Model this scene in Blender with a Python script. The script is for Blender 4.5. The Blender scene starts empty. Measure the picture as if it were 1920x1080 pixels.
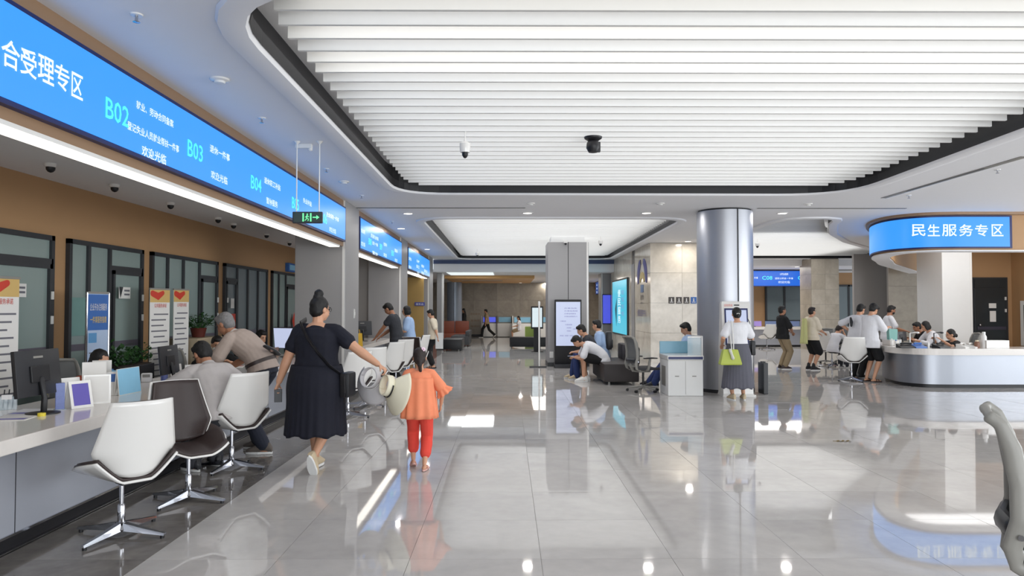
import bpy, bmesh, math, random
from mathutils import Vector, Matrix, Euler
from mathutils.geometry import tessellate_polygon
random.seed(7)
R = math.radians
SC = bpy.context.scene
COL = SC.collection

# ------------------------------------------------------------ camera
F_PX = 1350.0
EYE = 1.53
PITCH = math.atan((577 - 540) / F_PX)
YAW = math.atan(8 / F_PX)
cd = bpy.data.cameras.new('camera')
cd.sensor_width = 36.0
cd.lens = F_PX / 1920 * 36.0
cd.clip_end = 200
cam = bpy.data.objects.new('camera', cd)
COL.objects.link(cam)
cam.location = (0, 0, EYE)
cam.rotation_euler = (math.pi / 2 + PITCH, 0, -YAW)
SC.camera = cam
CR = cam.rotation_euler.to_matrix()

# ------------------------------------------------------------ exposure, world, daylight
SC.view_settings.view_transform = 'Standard'
SC.view_settings.look = 'None'
SC.view_settings.exposure = 0.0
SC.view_settings.gamma = 1.0
SC.view_settings.use_curve_mapping = False
SC.cycles.max_bounces = 8
SC.cycles.diffuse_bounces = 4
SC.cycles.glossy_bounces = 4
SC.cycles.sample_clamp_indirect = 6
w = bpy.data.worlds.new('daylight')
SC.world = w
w.use_nodes = True
w.node_tree.nodes['Background'].inputs[0].default_value = (0.86, 0.93, 1.0, 1)
w.node_tree.nodes['Background'].inputs[1].default_value = 1.1

def area(name, loc, rot, sx, sy, power, col=(1, 1, 1), spread=180, shape='RECTANGLE'):
    l = bpy.data.lights.new(name, 'AREA')
    l.shape = shape
    l.size = sx
    if shape in ('RECTANGLE', 'ELLIPSE'):
        l.size_y = sy
    l.energy = power
    l.color = col
    l.spread = R(spread)
    o = bpy.data.objects.new(name, l)
    o.location = loc
    o.rotation_euler = rot
    COL.objects.link(o)
    return o

# the glazed entrance front behind the photographer, and the glazed side on the right
area('daylight_entrance', (6.0, -3.9, 1.7), (R(90), 0, 0), 12, 3.2, 640, (0.95, 0.98, 1.0))
area('daylight_side', (15.8, 6.5, 1.7), (R(90), 0, R(90)), 13, 3.0, 680, (0.93, 0.97, 1.0))

# ------------------------------------------------------------ rays through photo pixels (used to find real positions)
def ray(px, py):
    return (CR @ Vector(((px - 960) / F_PX, -(py - 540) / F_PX, -1))).normalized()
def fl(px, py, z=0.0):
    d = ray(px, py); t = (z - EYE) / d.z
    return Vector((d.x * t, d.y * t, z))
def at(px, py, Y):
    d = ray(px, py); t = Y / d.y
    return Vector((d.x * t, Y, EYE + d.z * t))
def onx(px, py, X):
    d = ray(px, py); t = X / d.x
    return Vector((X, d.y * t, EYE + d.z * t))

# ------------------------------------------------------------ materials
def lin(c):
    out = []
    for v in c[:3]:
        v = v / 255.0
        out.append(v / 12.92 if v <= 0.04045 else ((v + 0.055) / 1.055) ** 2.4)
    return tuple(out) + (1.0,)
MATS = {}
def mat(name, rgb, rough=0.5, metal=0.0, noise=0.06, scale=8.0, bump=0.0, bscale=60.0, emit=0.0, ior=1.5, coat=0.0,
        alpha=1.0, trans=0.0, stretch=None, aniso=0.0, rand=0.0, sheen=0.0):
    if name in MATS:
        return MATS[name]
    m = bpy.data.materials.new(name)
    m.use_nodes = True
    nt = m.node_tree; n = nt.nodes; L = nt.links
    b = n['Principled BSDF']
    c = lin(rgb)
    tc = n.new('ShaderNodeTexCoord')
    mp = n.new('ShaderNodeMapping')
    L.new(tc.outputs['Object'], mp.inputs[0])
    if stretch: mp.inputs['Scale'].default_value = stretch
    nz = n.new('ShaderNodeTexNoise')
    nz.inputs['Scale'].default_value = scale
    nz.inputs['Detail'].default_value = 4
    L.new(mp.outputs[0], nz.inputs['Vector'])
    ramp = n.new('ShaderNodeMapRange')
    ramp.inputs['To Min'].default_value = 1 - noise
    ramp.inputs['To Max'].default_value = 1 + noise
    L.new(nz.outputs['Fac'], ramp.inputs['Value'])
    hsv = n.new('ShaderNodeHueSaturation')
    hsv.inputs['Color'].default_value = c
    L.new(ramp.outputs[0], hsv.inputs['Value'])
    if rand:
        oi = n.new('ShaderNodeObjectInfo')
        r2 = n.new('ShaderNodeMapRange')
        r2.inputs['To Min'].default_value = 1 - rand
        r2.inputs['To Max'].default_value = 1 + rand
        L.new(oi.outputs['Random'], r2.inputs['Value'])
        mu = n.new('ShaderNodeMath'); mu.operation = 'MULTIPLY'
        L.new(ramp.outputs[0], mu.inputs[0]); L.new(r2.outputs[0], mu.inputs[1])
        L.new(mu.outputs[0], hsv.inputs['Value'])
    if emit: b.inputs['Base Color'].default_value = (c[0] * .08, c[1] * .08, c[2] * .08, 1)
    else: L.new(hsv.outputs[0], b.inputs['Base Color'])
    b.inputs['Roughness'].default_value = rough
    b.inputs['Metallic'].default_value = metal
    b.inputs['IOR'].default_value = ior
    b.inputs['Coat Weight'].default_value = coat
    b.inputs['Coat Roughness'].default_value = 0.05
    b.inputs['Alpha'].default_value = alpha
    b.inputs['Transmission Weight'].default_value = trans
    b.inputs['Sheen Weight'].default_value = sheen
    if aniso: b.inputs['Anisotropic'].default_value = aniso
    if bump:
        n2 = n.new('ShaderNodeTexNoise'); n2.inputs['Scale'].default_value = bscale
        n2.inputs['Detail'].default_value = 3
        L.new(mp.outputs[0], n2.inputs['Vector'])
        bp = n.new('ShaderNodeBump'); bp.inputs['Strength'].default_value = bump
        bp.inputs['Distance'].default_value = 0.01
        L.new(n2.outputs['Fac'], bp.inputs['Height'])
        L.new(bp.outputs[0], b.inputs['Normal'])
    if emit:
        L.new(hsv.outputs[0], b.inputs['Emission Color'])
        b.inputs['Emission Strength'].default_value = emit
    MATS[name] = m
    return m

def stone(name, c1, c2, rough, scale=1.5, ior=1.5, rand=0.03, vein=0.5, use_world=True, bump=0.0):
    m = bpy.data.materials.new(name); m.use_nodes = True
    nt = m.node_tree; n = nt.nodes; L = nt.links; b = n['Principled BSDF']
    geo = n.new('ShaderNodeNewGeometry')
    oi = n.new('ShaderNodeObjectInfo')
    ad = n.new('ShaderNodeVectorMath'); ad.operation = 'MULTIPLY_ADD'
    ad.inputs[1].default_value = (1, 1, 1)
    sc_ = n.new('ShaderNodeVectorMath'); sc_.operation = 'SCALE'
    cmb = n.new('ShaderNodeCombineXYZ')
    L.new(oi.outputs['Random'], cmb.inputs[0]); L.new(oi.outputs['Random'], cmb.inputs[1])
    L.new(cmb.outputs[0], sc_.inputs[0]); sc_.inputs['Scale'].default_value = 37.0
    L.new(geo.outputs['Position'], ad.inputs[0]); L.new(sc_.outputs[0], ad.inputs[2])
    n1 = n.new('ShaderNodeTexNoise'); n1.inputs['Scale'].default_value = scale; n1.inputs['Detail'].default_value = 6
    n1.inputs['Distortion'].default_value = 1.2
    L.new(ad.outputs[0], n1.inputs['Vector'])
    n2 = n.new('ShaderNodeTexNoise'); n2.inputs['Scale'].default_value = scale * 9; n2.inputs['Detail'].default_value = 5
    L.new(ad.outputs[0], n2.inputs['Vector'])
    mx = n.new('ShaderNodeMath'); mx.operation = 'MULTIPLY_ADD'
    L.new(n2.outputs['Fac'], mx.inputs[0]); mx.inputs[1].default_value = 0.35
    L.new(n1.outputs['Fac'], mx.inputs[2])
    cr = n.new('ShaderNodeValToRGB')
    cr.color_ramp.elements[0].position = 0.45; cr.color_ramp.elements[0].color = lin(c1)
    cr.color_ramp.elements[1].position = 0.85; cr.color_ramp.elements[1].color = lin(c2)
    L.new(mx.outputs[0], cr.inputs[0])
    hsv = n.new('ShaderNodeHueSaturation')
    r2 = n.new('ShaderNodeMapRange'); r2.inputs['To Min'].default_value = 1 - rand; r2.inputs['To Max'].default_value = 1 + rand
    L.new(oi.outputs['Random'], r2.inputs['Value'])
    L.new(r2.outputs[0], hsv.inputs['Value']); L.new(cr.outputs[0], hsv.inputs['Color'])
    L.new(hsv.outputs[0], b.inputs['Base Color'])
    b.inputs['Roughness'].default_value = rough
    b.inputs['IOR'].default_value = ior
    if bump:
        n3 = n.new('ShaderNodeTexNoise'); n3.inputs['Scale'].default_value = 2.2; n3.inputs['Detail'].default_value = 1
        L.new(geo.outputs['Position'], n3.inputs['Vector'])
        bp = n.new('ShaderNodeBump'); bp.inputs['Strength'].default_value = bump; bp.inputs['Distance'].default_value = 0.01
        L.new(n3.outputs['Fac'], bp.inputs['Height']); L.new(bp.outputs[0], b.inputs['Normal'])
    MATS[name] = m
    return m

M = {}
M['tile'] = stone('polished_grey_tile', (184, 180, 177), (202, 198, 194), 0.035, 1.1, 1.62, 0.03, bump=0.012)
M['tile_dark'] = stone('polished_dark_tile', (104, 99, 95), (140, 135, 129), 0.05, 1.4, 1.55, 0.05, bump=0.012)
M['marble'] = stone('cream_marble', (196, 186, 170), (222, 213, 198), 0.12, 1.2, 1.5, 0.02)
M['marble_grey'] = stone('grey_beige_stone', (150, 140, 126), (176, 166, 150), 0.3, 1.0, 1.5, 0.02)
M['grout'] = mat('grout', (120, 116, 112), 0.8)
M['ceil'] = mat('white_ceiling_paint', (236, 236, 238), 0.75, noise=0.01, bump=0.02, bscale=200)
M['slat'] = mat('white_slat', (234, 234, 232), 0.5, noise=0.01)
M['black'] = mat('black_trim', (20, 20, 24), 0.45)
M['dark'] = mat('dark_grey_plastic', (38, 39, 43), 0.4)
M['frame'] = mat('charcoal_frame', (48, 50, 54), 0.45)
M['void'] = mat('dark_plenum', (52, 50, 48), 0.9)
M['tan'] = mat('tan_wall_panel', (176, 138, 98), 0.6, noise=0.04, scale=3, bump=0.03, bscale=120)
M['tan_dark'] = mat('brown_fascia', (150, 120, 92), 0.5, noise=0.03)
M['led'] = mat('lit_blue_display', (58, 158, 255), 0.35, noise=0.01, emit=1.0)
M['led_dim'] = mat('lit_deep_blue_display', (24, 110, 232), 0.35, noise=0.02, emit=0.8)
M['navy'] = mat('navy_frame', (14, 30, 90), 0.4)
M['txt'] = mat('lit_white_lettering', (235, 250, 255), 0.4, noise=0.0, emit=1.1)
M['txtc'] = mat('lit_cyan_lettering', (90, 255, 240), 0.4, noise=0.0, emit=1.0)
M['lamp'] = mat('lit_lamp_diffuser', (255, 250, 244), 0.4, noise=0.0, emit=4.0)
M['led_line'] = mat('lit_line_lamp', (255, 249, 238), 0.4, noise=0.0, emit=3.0)
M['steel'] = mat('brushed_steel', (184, 186, 192), 0.42, 1.0, noise=0.03, scale=4, stretch=(1, 1, 30))
M['steel_d'] = mat('grey_metal_panel', (160, 158, 158), 0.42, 0.12, noise=0.03, scale=4, stretch=(1, 1, 30))
M['steel_b'] = mat('counter_metal_panel', (158, 161, 170), 0.42, 0.05, noise=0.02)
M['chrome'] = mat('chrome', (190, 191, 196), 0.12, 1.0, noise=0.01)
M['steel_i'] = mat('island_brushed_metal', (150, 153, 160), 0.38, 0.85, noise=0.03, scale=4)
M['white'] = mat('white_gloss', (232, 230, 226), 0.22, noise=0.01, coat=0.3)
M['white_m'] = mat('white_matt', (228, 228, 226), 0.55, noise=0.02)
M['top'] = mat('white_counter_stone', (222, 216, 210), 0.12, noise=0.03, scale=30)
M['leather'] = mat('dark_brown_leather', (52, 40, 38), 0.42, noise=0.08, bump=0.15, bscale=220)
M['greyp'] = mat('grey_wall_panel', (146, 142, 139), 0.55, noise=0.02)
M['glassf'] = mat('frosted_glass', (140, 156, 152), 0.25, noise=0.05, scale=1.2)
M['glassd'] = mat('dim_frosted_glass', (112, 124, 128), 0.22, noise=0.1, scale=1.2)
M['glass'] = mat('clear_acrylic', (215, 232, 240), 0.05, noise=0.0, alpha=0.35)
M['grey_pl'] = mat('grey_plastic', (140, 138, 132), 0.45)
M['dgrey_f'] = mat('dark_grey_fabric', (66, 66, 68), 0.85, bump=0.3, bscale=300)
M['sofa'] = mat('dark_brown_sofa', (50, 44, 44), 0.55, bump=0.15, bscale=90)
M['screen_w'] = mat('lit_pale_screen', (214, 224, 255), 0.3, noise=0.02, emit=0.75)
M['cyan'] = mat('lit_cyan_screen', (70, 205, 235), 0.3, noise=0.12, scale=1.2, emit=0.8)
M['leaf'] = mat('green_leaf', (46, 84, 40), 0.5, noise=0.3, scale=20)
M['soil'] = mat('soil', (50, 38, 30), 0.9)
M['paper'] = mat('paper', (232, 230, 226), 0.6, noise=0.02)
M['ink'] = mat('grey_ink', (110, 110, 118), 0.6)
M['red'] = mat('red_print', (206, 60, 40), 0.5)
M['gold'] = mat('gold_print', (214, 180, 110), 0.5)
M['blue'] = mat('blue_print', (54, 104, 176), 0.4)
M['lblue'] = mat('light_blue_print', (140, 196, 226), 0.35)
M['purple'] = mat('violet_print', (92, 80, 170), 0.3)
M['green_l'] = mat('lit_green_pictogram', (120, 255, 170), 0.4, noise=0, emit=1.2)

# ------------------------------------------------------------ mesh builder
class MB:
    def __init__(s):
        s.v = []; s.f = []
    def add(s, vs, fs):
        o = len(s.v); s.v += [tuple(v) for v in vs]; s.f += [tuple(i + o for i in f) for f in fs]; return s
    def box(s, x0, x1, y0, y1, z0, z1, bev=0.0, mtx=None):
        if bev > 0 and min(x1 - x0, y1 - y0, z1 - z0) > 2.2 * bev:
            bm = bmesh.new()
            bmesh.ops.create_cube(bm, size=1.0)
            for v in bm.verts:
                v.co = Vector((x0 + (v.co.x + .5) * (x1 - x0), y0 + (v.co.y + .5) * (y1 - y0), z0 + (v.co.z + .5) * (z1 - z0)))
            bmesh.ops.bevel(bm, geom=bm.edges[:], offset=bev, segments=2, profile=0.6, affect='EDGES')
            bm.verts.index_update()
            vs = [v.co.copy() for v in bm.verts]; fs = [[v.index for v in f.verts] for f in bm.faces]
            bm.free()
        else:
            vs = [Vector(p) for p in ((x0, y0, z0), (x1, y0, z0), (x1, y1, z0), (x0, y1, z0), (x0, y0, z1), (x1, y0, z1), (x1, y1, z1), (x0, y1, z1))]
            fs = [(0, 3, 2, 1), (4, 5, 6, 7), (0, 1, 5, 4), (1, 2, 6, 5), (2, 3, 7, 6), (3, 0, 4, 7)]
        if mtx: vs = [mtx @ v for v in vs]
        return s.add(vs, fs)
    def loft(s, rings, cap=True):
        n = len(rings[0]); vs = [p for r in rings for p in r]; fs = []
        for i in range(len(rings) - 1):
            for j in range(n):
                a = i * n + j; b = i * n + (j + 1) % n
                fs.append((a, b, b + n, a + n))
        if cap:
            fs.append(tuple(range(n - 1, -1, -1)))
            fs.append(tuple(range((len(rings) - 1) * n, len(rings) * n)))
        return s.add(vs, fs)
    def limb(s, pts, n=10, ends=True, flat=None, hint=None):
        P = [Vector(p[0]) for p in pts]; rr = [p[1] for p in pts]
        P2 = []; R2 = []
        if ends:
            d = (P[0] - P[1]).normalized()
            P2.append(P[0] + d * rr[0] * .85); R2.append(rr[0] * .35)
            P2.append(P[0] + d * rr[0] * .5); R2.append(rr[0] * .8)
        P2 += P; R2 += rr
        if ends:
            d = (P[-1] - P[-2]).normalized()
            P2.append(P[-1] + d * rr[-1] * .5); R2.append(rr[-1] * .8)
            P2.append(P[-1] + d * rr[-1] * .85); R2.append(rr[-1] * .35)
        rings = []
        prev = None
        for i, p in enumerate(P2):
            if i == 0: t = P2[1] - P2[0]
            elif i == len(P2) - 1: t = P2[-1] - P2[-2]
            else: t = P2[i + 1] - P2[i - 1]
            t.normalize()
            if prev is None:
                h = Vector(hint) if hint else (Vector((1, 0, 0)) if abs(t.x) < .8 else Vector((0, 1, 0)))
                a = h - t * h.dot(t)
            else:
                a = prev - t * prev.dot(t)
            a.normalize(); prev = a
            b = t.cross(a)
            fl_ = flat if flat else 1.0
            rings.append([p + a * R2[i] * math.cos(2 * math.pi * k / n) + b * R2[i] * fl_ * math.sin(2 * math.pi * k / n) for k in range(n)])
        return s.loft(rings)
    def tube(s, pts, r, n=8):
        return s.limb([(p, r) for p in pts], n=n, ends=False)
    def cyl(s, c, r, z0, z1, n=24, r1=None):
        r1 = r if r1 is None else r1
        ring = lambda rad, z: [Vector((c[0] + rad * math.cos(2 * math.pi * k / n), c[1] + rad * math.sin(2 * math.pi * k / n), z)) for k in range(n)]
        return s.loft([ring(r, z0), ring(r1, z1)])
    def lathe(s, c, prof, n=20):
        rings = [[Vector((c[0] + r * math.cos(2 * math.pi * k / n), c[1] + r * math.sin(2 * math.pi * k / n), c[2] + z)) for k in range(n)] for r, z in prof]
        return s.loft(rings)
    def ell(s, c, r, n=14, m=10, mtx=None):
        c = Vector(c); rings = []
        for i in range(m + 1):
            a = math.pi * (i + .02 if i == 0 else (i - .02 if i == m else i)) / m
            rings.append([Vector((r[0] * math.sin(a) * math.cos(2 * math.pi * k / n), r[1] * math.sin(a) * math.sin(2 * math.pi * k / n), -r[2] * math.cos(a))) for k in range(n)])
        rings = [[(mtx @ p if mtx else p) + c for p in rg] for rg in rings]
        return s.loft(rings)
    def prism(s, poly, z0, z1):
        n = len(poly)
        vs = [Vector((p[0], p[1], z0)) for p in poly] + [Vector((p[0], p[1], z1)) for p in poly]
        fs = [(i, (i + 1) % n, n + (i + 1) % n, n + i) for i in range(n)]
        tri = tessellate_polygon([[Vector((p[0], p[1], 0)) for p in poly]])
        for t in tri:
            fs.append((t[0], t[1], t[2])); fs.append((t[2] + n, t[1] + n, t[0] + n))
        return s.add(vs, fs)
    def grid(s, fn, nu, nv):
        vs = [Vector(fn(i / nu, j / nv)) for j in range(nv + 1) for i in range(nu + 1)]
        fs = [(j * (nu + 1) + i, j * (nu + 1) + i + 1, (j + 1) * (nu + 1) + i + 1, (j + 1) * (nu + 1) + i) for j in range(nv) for i in range(nu)]
        return s.add(vs, fs)
    def xf(s, mtx):
        s.v = [tuple(mtx @ Vector(v)) for v in s.v]; return s
    def mesh(s, name):
        me = bpy.data.meshes.new(name)
        me.from_pydata(s.v, [], s.f)
        bm = bmesh.new(); bm.from_mesh(me)
        bmesh.ops.recalc_face_normals(bm, faces=bm.faces)
        bm.to_mesh(me); bm.free()
        return me
    def build(s, name, m, parent=None, smooth=False, loc=None):
        me = s.mesh(name)
        me.materials.append(m)
        if smooth:
            me.polygons.foreach_set('use_smooth', [True] * len(me.polygons))
            if smooth != 'all':
                try: me.set_sharp_from_angle(angle=R(40))
                except Exception: pass
        o = bpy.data.objects.new(name, me)
        COL.objects.link(o)
        if parent: o.parent = parent
        if loc is not None: o.location = loc
        return o

def tag(o, label=None, cat=None, group=None, kind=None):
    if label: o['label'] = label
    if cat: o['category'] = cat
    if group: o['group'] = group
    if kind: o['kind'] = kind
    return o
def thing(name, label, cat, loc=(0, 0, 0), rz=0.0, group=None, scale=1.0):
    o = bpy.data.objects.new(name, None)
    o.empty_display_size = 0.1
    COL.objects.link(o)
    o.location = loc; o.rotation_euler = (0, 0, rz); o.scale = (scale,) * 3
    return tag(o, label, cat, group)
def struct(name, parent=None):
    o = bpy.data.objects.new(name, None); COL.objects.link(o)
    o['kind'] = 'structure'
    return o
def sbuild(mb, name, m, smooth=False):
    o = mb.build(name, m, None, smooth); o['kind'] = 'structure'; return o
def copy_tree(o, parent=None):
    c = o.copy(); COL.objects.link(c)
    if parent is not None: c.parent = parent
    for ch in list(o.children): copy_tree(ch, c)
    return c

TEXTS = []
def text(body, org, u, v, W, H, m, parent, name='lettering', nrm_off=0.004, bold=0.0):
    """lettering fitted into the box org + [0..W]*u + [0..H]*v (in the parent's coordinates)"""
    TEXTS.append((body, Vector(org), Vector(u).normalized(), Vector(v).normalized(), W, H, m, parent, name, bold))
def flush_texts():
    tmp = []
    for t in TEXTS:
        c = bpy.data.curves.new('t', 'FONT'); c.body = t[0]; c.size = 1.0; c.resolution_u = 2; c.offset = t[9]
        o = bpy.data.objects.new('t', c); COL.objects.link(o); tmp.append(o)
    dg = bpy.context.evaluated_depsgraph_get(); dg.update()
    for o, t in zip(tmp, TEXTS):
        me = bpy.data.meshes.new_from_object(o.evaluated_get(dg))
        body, org, u, v, W, H, m, parent, name, bold = t
        if len(me.vertices) == 0: continue
        xs = [q.co.x for q in me.vertices]; ys = [q.co.y for q in me.vertices]
        x0, x1, y0, y1 = min(xs), max(xs), min(ys), max(ys)
        if len(set(body)) <= 1 and body[:1] in '一-': y0 -= .3; y1 += .3
        nn = u.cross(v)
        for q in me.vertices:
            q.co = org + u * ((q.co.x - x0) / max(1e-6, x1 - x0) * W) + v * ((q.co.y - y0) / max(1e-6, y1 - y0) * H) + nn * 0.004
        me.materials.clear(); me.materials.append(m); me.name = name
        n = bpy.data.objects.new(name, me); COL.objects.link(n); n.parent = parent
    for o in tmp:
        c = o.data; bpy.data.objects.remove(o); bpy.data.curves.remove(c)

def rect_in(poly, y):
    """x-range of a polygon at height y"""
    xs = []
    n = len(poly)
    for i in range(n):
        a, b = poly[i], poly[(i + 1) % n]
        if (a[1] - y) * (b[1] - y) < 0:
            xs.append(a[0] + (b[0] - a[0]) * (y - a[1]) / (b[1] - a[1]))
    return sorted(xs)
def rounded(poly, rads, n=8):
    out = []
    N = len(poly)
    for i in range(N):
        p = Vector(poly[i]); a = Vector(poly[i - 1]); b = Vector(poly[(i + 1) % N]); r = rads[i]
        if r <= 0: out.append(tuple(p)); continue
        da = (a - p).normalized(); db = (b - p).normalized()
        p0 = p + da * r; p1 = p + db * r
        for k in range(n + 1):
            t = k / n
            q = p0 * (1 - t) ** 2 + p * 2 * t * (1 - t) + p1 * t ** 2
            out.append((q.x, q.y))
    return out
def offset_poly(poly, d):
    """outward offset for a counter-clockwise polygon"""
    N = len(poly); out = []
    ar = sum(poly[i][0] * poly[(i + 1) % N][1] - poly[(i + 1) % N][0] * poly[i][1] for i in range(N))
    sg = 1 if ar > 0 else -1
    for i in range(N):
        a = Vector(poly[i - 1]); p = Vector(poly[i]); b = Vector(poly[(i + 1) % N])
        e1 = (p - a); e2 = (b - p)
        if e1.length < 1e-6: e1 = e2
        if e2.length < 1e-6: e2 = e1
        n1 = Vector((e1.y, -e1.x)).normalized(); n2 = Vector((e2.y, -e2.x)).normalized()
        m_ = n1 + n2
        m_.normalize(); k = max(.4, m_.dot(n1))
        q = p + m_ * d * sg / k
        out.append((q.x, q.y))
    return out
# ============================================================ FLOOR
X_L, X_R, Y_N, Y_F = -5.15, 16.0, -4.0, 38.4
floor = sbuild(MB().box(X_L, X_R, Y_N, Y_F, -0.12, -0.004), 'floor', M['grout'])
def tile_mb(w_, d_):
    return MB().box(-w_ / 2, w_ / 2, -d_ / 2, d_ / 2, -0.012, 0.0, 0.0)
S_T = 0.8
XT0, YT0 = 0.2035 - 3 * S_T, 4.43 - 3 * S_T
cells = []
for i in range(23):
    for j in range(46):
        x = XT0 + (i + .5) * S_T; y = YT0 + (j + .5) * S_T
        if x + .4 > X_R or y + .4 > Y_F: continue
        px = 952 + x / y * F_PX
        vis = -80 < px < 2000 and y > 3.6
        cells.append((0 if vis else 1, y, x, y))
cells.sort()
me_t = tile_mb(S_T - .0025, S_T - .0025).mesh('tile'); me_t.materials.append(M['tile'])
stuff = MB()
for k, (_, _, x, y) in enumerate(cells):
    tx, ty = random.uniform(-1, 1) * .0014, random.uniform(-1, 1) * .0014
    if k < 255:
        o = bpy.data.objects.new('tile', me_t); COL.objects.link(o); o.parent = floor
        o.location = (x, y, 0); o.rotation_euler = (tx, ty, 0)
    else:
        stuff.add(*(lambda t: ([Matrix.Translation((x, y, 0)) @ Euler((tx, ty, 0)).to_matrix().to_4x4() @ Vector(v) for v in t.v], t.f))(tile_mb(S_T - .0025, S_T - .0025)))
o = stuff.build('far_tiles', M['tile'], floor); o['kind'] = 'stuff'
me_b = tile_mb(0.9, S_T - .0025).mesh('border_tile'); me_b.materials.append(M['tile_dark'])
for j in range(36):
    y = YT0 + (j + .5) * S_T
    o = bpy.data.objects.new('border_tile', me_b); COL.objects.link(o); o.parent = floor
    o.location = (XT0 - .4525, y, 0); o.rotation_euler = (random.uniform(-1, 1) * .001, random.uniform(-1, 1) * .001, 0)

# ============================================================ CEILING
CZ = 3.33
op1 = rounded([(-1.69, 4.0), (5.02, 3.9), (5.33, 11.3), (-1.69, 11.22)], [0.9, .9, 1.1, .8])
op2 = rounded([(-1.72, 14.4), (3.52, 14.4), (3.68, 26.2), (-1.78, 26.2)], [.7, .7, .7, .6])
op3 = [(5.62, 14.9), (5.7, 14.55), (5.95, 14.38), (6.3, 14.36), (6.55, 14.5), (6.7, 14.8), (6.85, 15.3), (7.16, 16), (7.8, 17.4), (9.05, 19.4), (11, 21.9), (12.6, 23.9), (12.6, 26.0), (5.9, 26.2)]
outer = [(-2.76, Y_N), (X_R, Y_N), (X_R, 29.4), (4.2, 29.4), (4.2, 26.8), (-2.76, 26.8)]
holes = [op1, op2, op3]
def slab_with_holes(outer, holes, z0, z1):
    loops = [[Vector((p[0], p[1], 0)) for p in outer]] + [[Vector((p[0], p[1], 0)) for p in h] for h in holes]
    flat = [v for l in loops for v in l]
    tri = tessellate_polygon(loops)
    n = len(flat)
    mb = MB()
    vs = [Vector((v.x, v.y, z0)) for v in flat] + [Vector((v.x, v.y, z1)) for v in flat]
    fs = [tuple(t) for t in tri] + [(t[2] + n, t[1] + n, t[0] + n) for t in tri]
    i0 = 0
    for l in loops:
        k = len(l)
        for i in range(k):
            a = i0 + i; b = i0 + (i + 1) % k
            fs.append((a, b, b + n, a + n))
        i0 += k
    return mb.add(vs, fs)
ceiling = sbuild(slab_with_holes(outer, holes, CZ, CZ + .10), 'ceiling', M['ceil'])
PL = CZ + .34    # plenum deck above the slats
for op in holes:
    # white raised lip round the opening, black rim inside, plenum deck above
    prof = [(.20, CZ - .001), (.185, CZ - .028), (.10, CZ - .04), (.02, CZ - .03), (.004, CZ)]
    rings = [[Vector((p[0], p[1], z)) for p in offset_poly(op, d)] for d, z in prof]
    MB().loft(rings, cap=False).build('opening_lip', M['ceil'], ceiling, True)
    r2 = [[Vector((p[0], p[1], z)) for p in offset_poly(op, d)] for d, z in ((-0.004, CZ - .002), (-0.004, CZ + .105), (.10, CZ + .11), (.10, PL))]
    MB().loft(r2, cap=False).build('opening_rim', M['black'], ceiling)
    MB().prism(offset_poly(op, .12), PL, PL + .03).build('plenum_deck', M['ceil'], ceiling)
# slats: one object each
SLZ = CZ + .075
def slats(op, y0, y1, inset, step, skew, led_rows=()):
    k = 0; y = y0
    while y < y1:
        xs = rect_in(op, y)
        if len(xs) >= 2:
            a, b = xs[0] + inset, xs[-1] - inset
            if b - a > .3:
                mb = MB().box(a, b, -.014, .014, SLZ, SLZ + .11)
                o = mb.build('slat', M['slat'], ceiling); o.location = (0, y, 0)
                if k in led_rows:
                    l = MB().box(a + .02, b - .02, .03, .045, SLZ + .045, SLZ + .07).build('line_lamp', M['led_line'], ceiling); l.location = (0, y, 0)
        k += 1; y += step
slats(op1, 4.26, 11.2, .16, .24, 0, (0, 2, 4, 5))
slats(op2, 14.6, 26.1, .10, .24, 0)
slats(op3, 14.6, 26.0, .10, .24, 0)
# soft area lights added above the slats; line lamps show only in the near rows
area('slat_light_front', (1.7, 7.6, PL - .02), (0, 0, 0), 6.2, 6.8, 120)
area('slat_light_back', (.95, 20.3, PL - .02), (0, 0, 0), 4.8, 11.2, 260)
area('slat_light_right', (8.6, 21.8, PL - .02), (0, 0, 0), 5.0, 8.0, 240)
area('far_right_fill', (9.5, 28.0, 3.05), (0, 0, 0), 5, 2, 130, (1, .96, .9))  # added to brighten the far right walls and pillar, no fitting there
area('island_light', (10.2, 15.6, 3.28), (0, 0, 0), 3.5, 2.5, 55)
area('far_panel_light', (-1.4, 28.1, 2.83), (0, 0, 0), 1.7, 2.1, 60)
area('far_ceiling_fill', (1.5, 33.5, 2.83), (0, 0, 0), 3, 5, 150, (1, .93, .85))  # added to lift the dark far end, apart from its downlights

# ceiling bands and far lower ceilings
sbuild(MB().box(-5.15, 6.7, 29.4, Y_F, 2.86, 2.96), 'ceiling_far', M['ceil'])
sbuild(MB().box(-5.15, 4.2, 26.8, 29.4, 2.86, 2.96), 'ceiling_far_front', M['ceil'])
sbuild(MB().box(-2.76, 4.2, 26.72, 26.8, 2.86, CZ + .1), 'trim_bulkhead_far', M['ceil'])
sbuild(MB().box(-2.76, 3.95, 26.66, 26.72, 3.16, 3.3), 'trim_dark_band', mat('dark_blue_band', (60, 74, 110), .5))
sbuild(MB().box(-2.3, -.55, 27.0, 29.2, 2.845, 2.858), 'ceiling_light_panel', mat('lit_panel', (235, 245, 245), .5, emit=1.0))
sbuild(MB().box(-2.6, 1.1, 29.6, 35.6, 2.74, 2.858), 'ceiling_wood_drop', mat('orange_wood', (205, 158, 98), .5, noise=.08, stretch=(1, 8, 1)))
sbuild(MB().box(4.2, X_R, 26.8, 29.4, 3.1, CZ), 'ceiling_far_right', M['ceil'])
# soffit over the left service bays
sbuild(MB().box(X_L, -2.9, -4, 26.8, 2.95, 3.05), 'ceiling_soffit', M['ceil'])

# ============================================================ LEFT WALL
WX = -5.1
sbuild(MB().box(X_L, WX, Y_N, 26.8, 0, 2.95), 'wall_left', M['tan'])
sbuild(MB().box(WX, WX + .015, Y_N, 26.8, 0, .1), 'baseboard_left', M['frame'])

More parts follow.
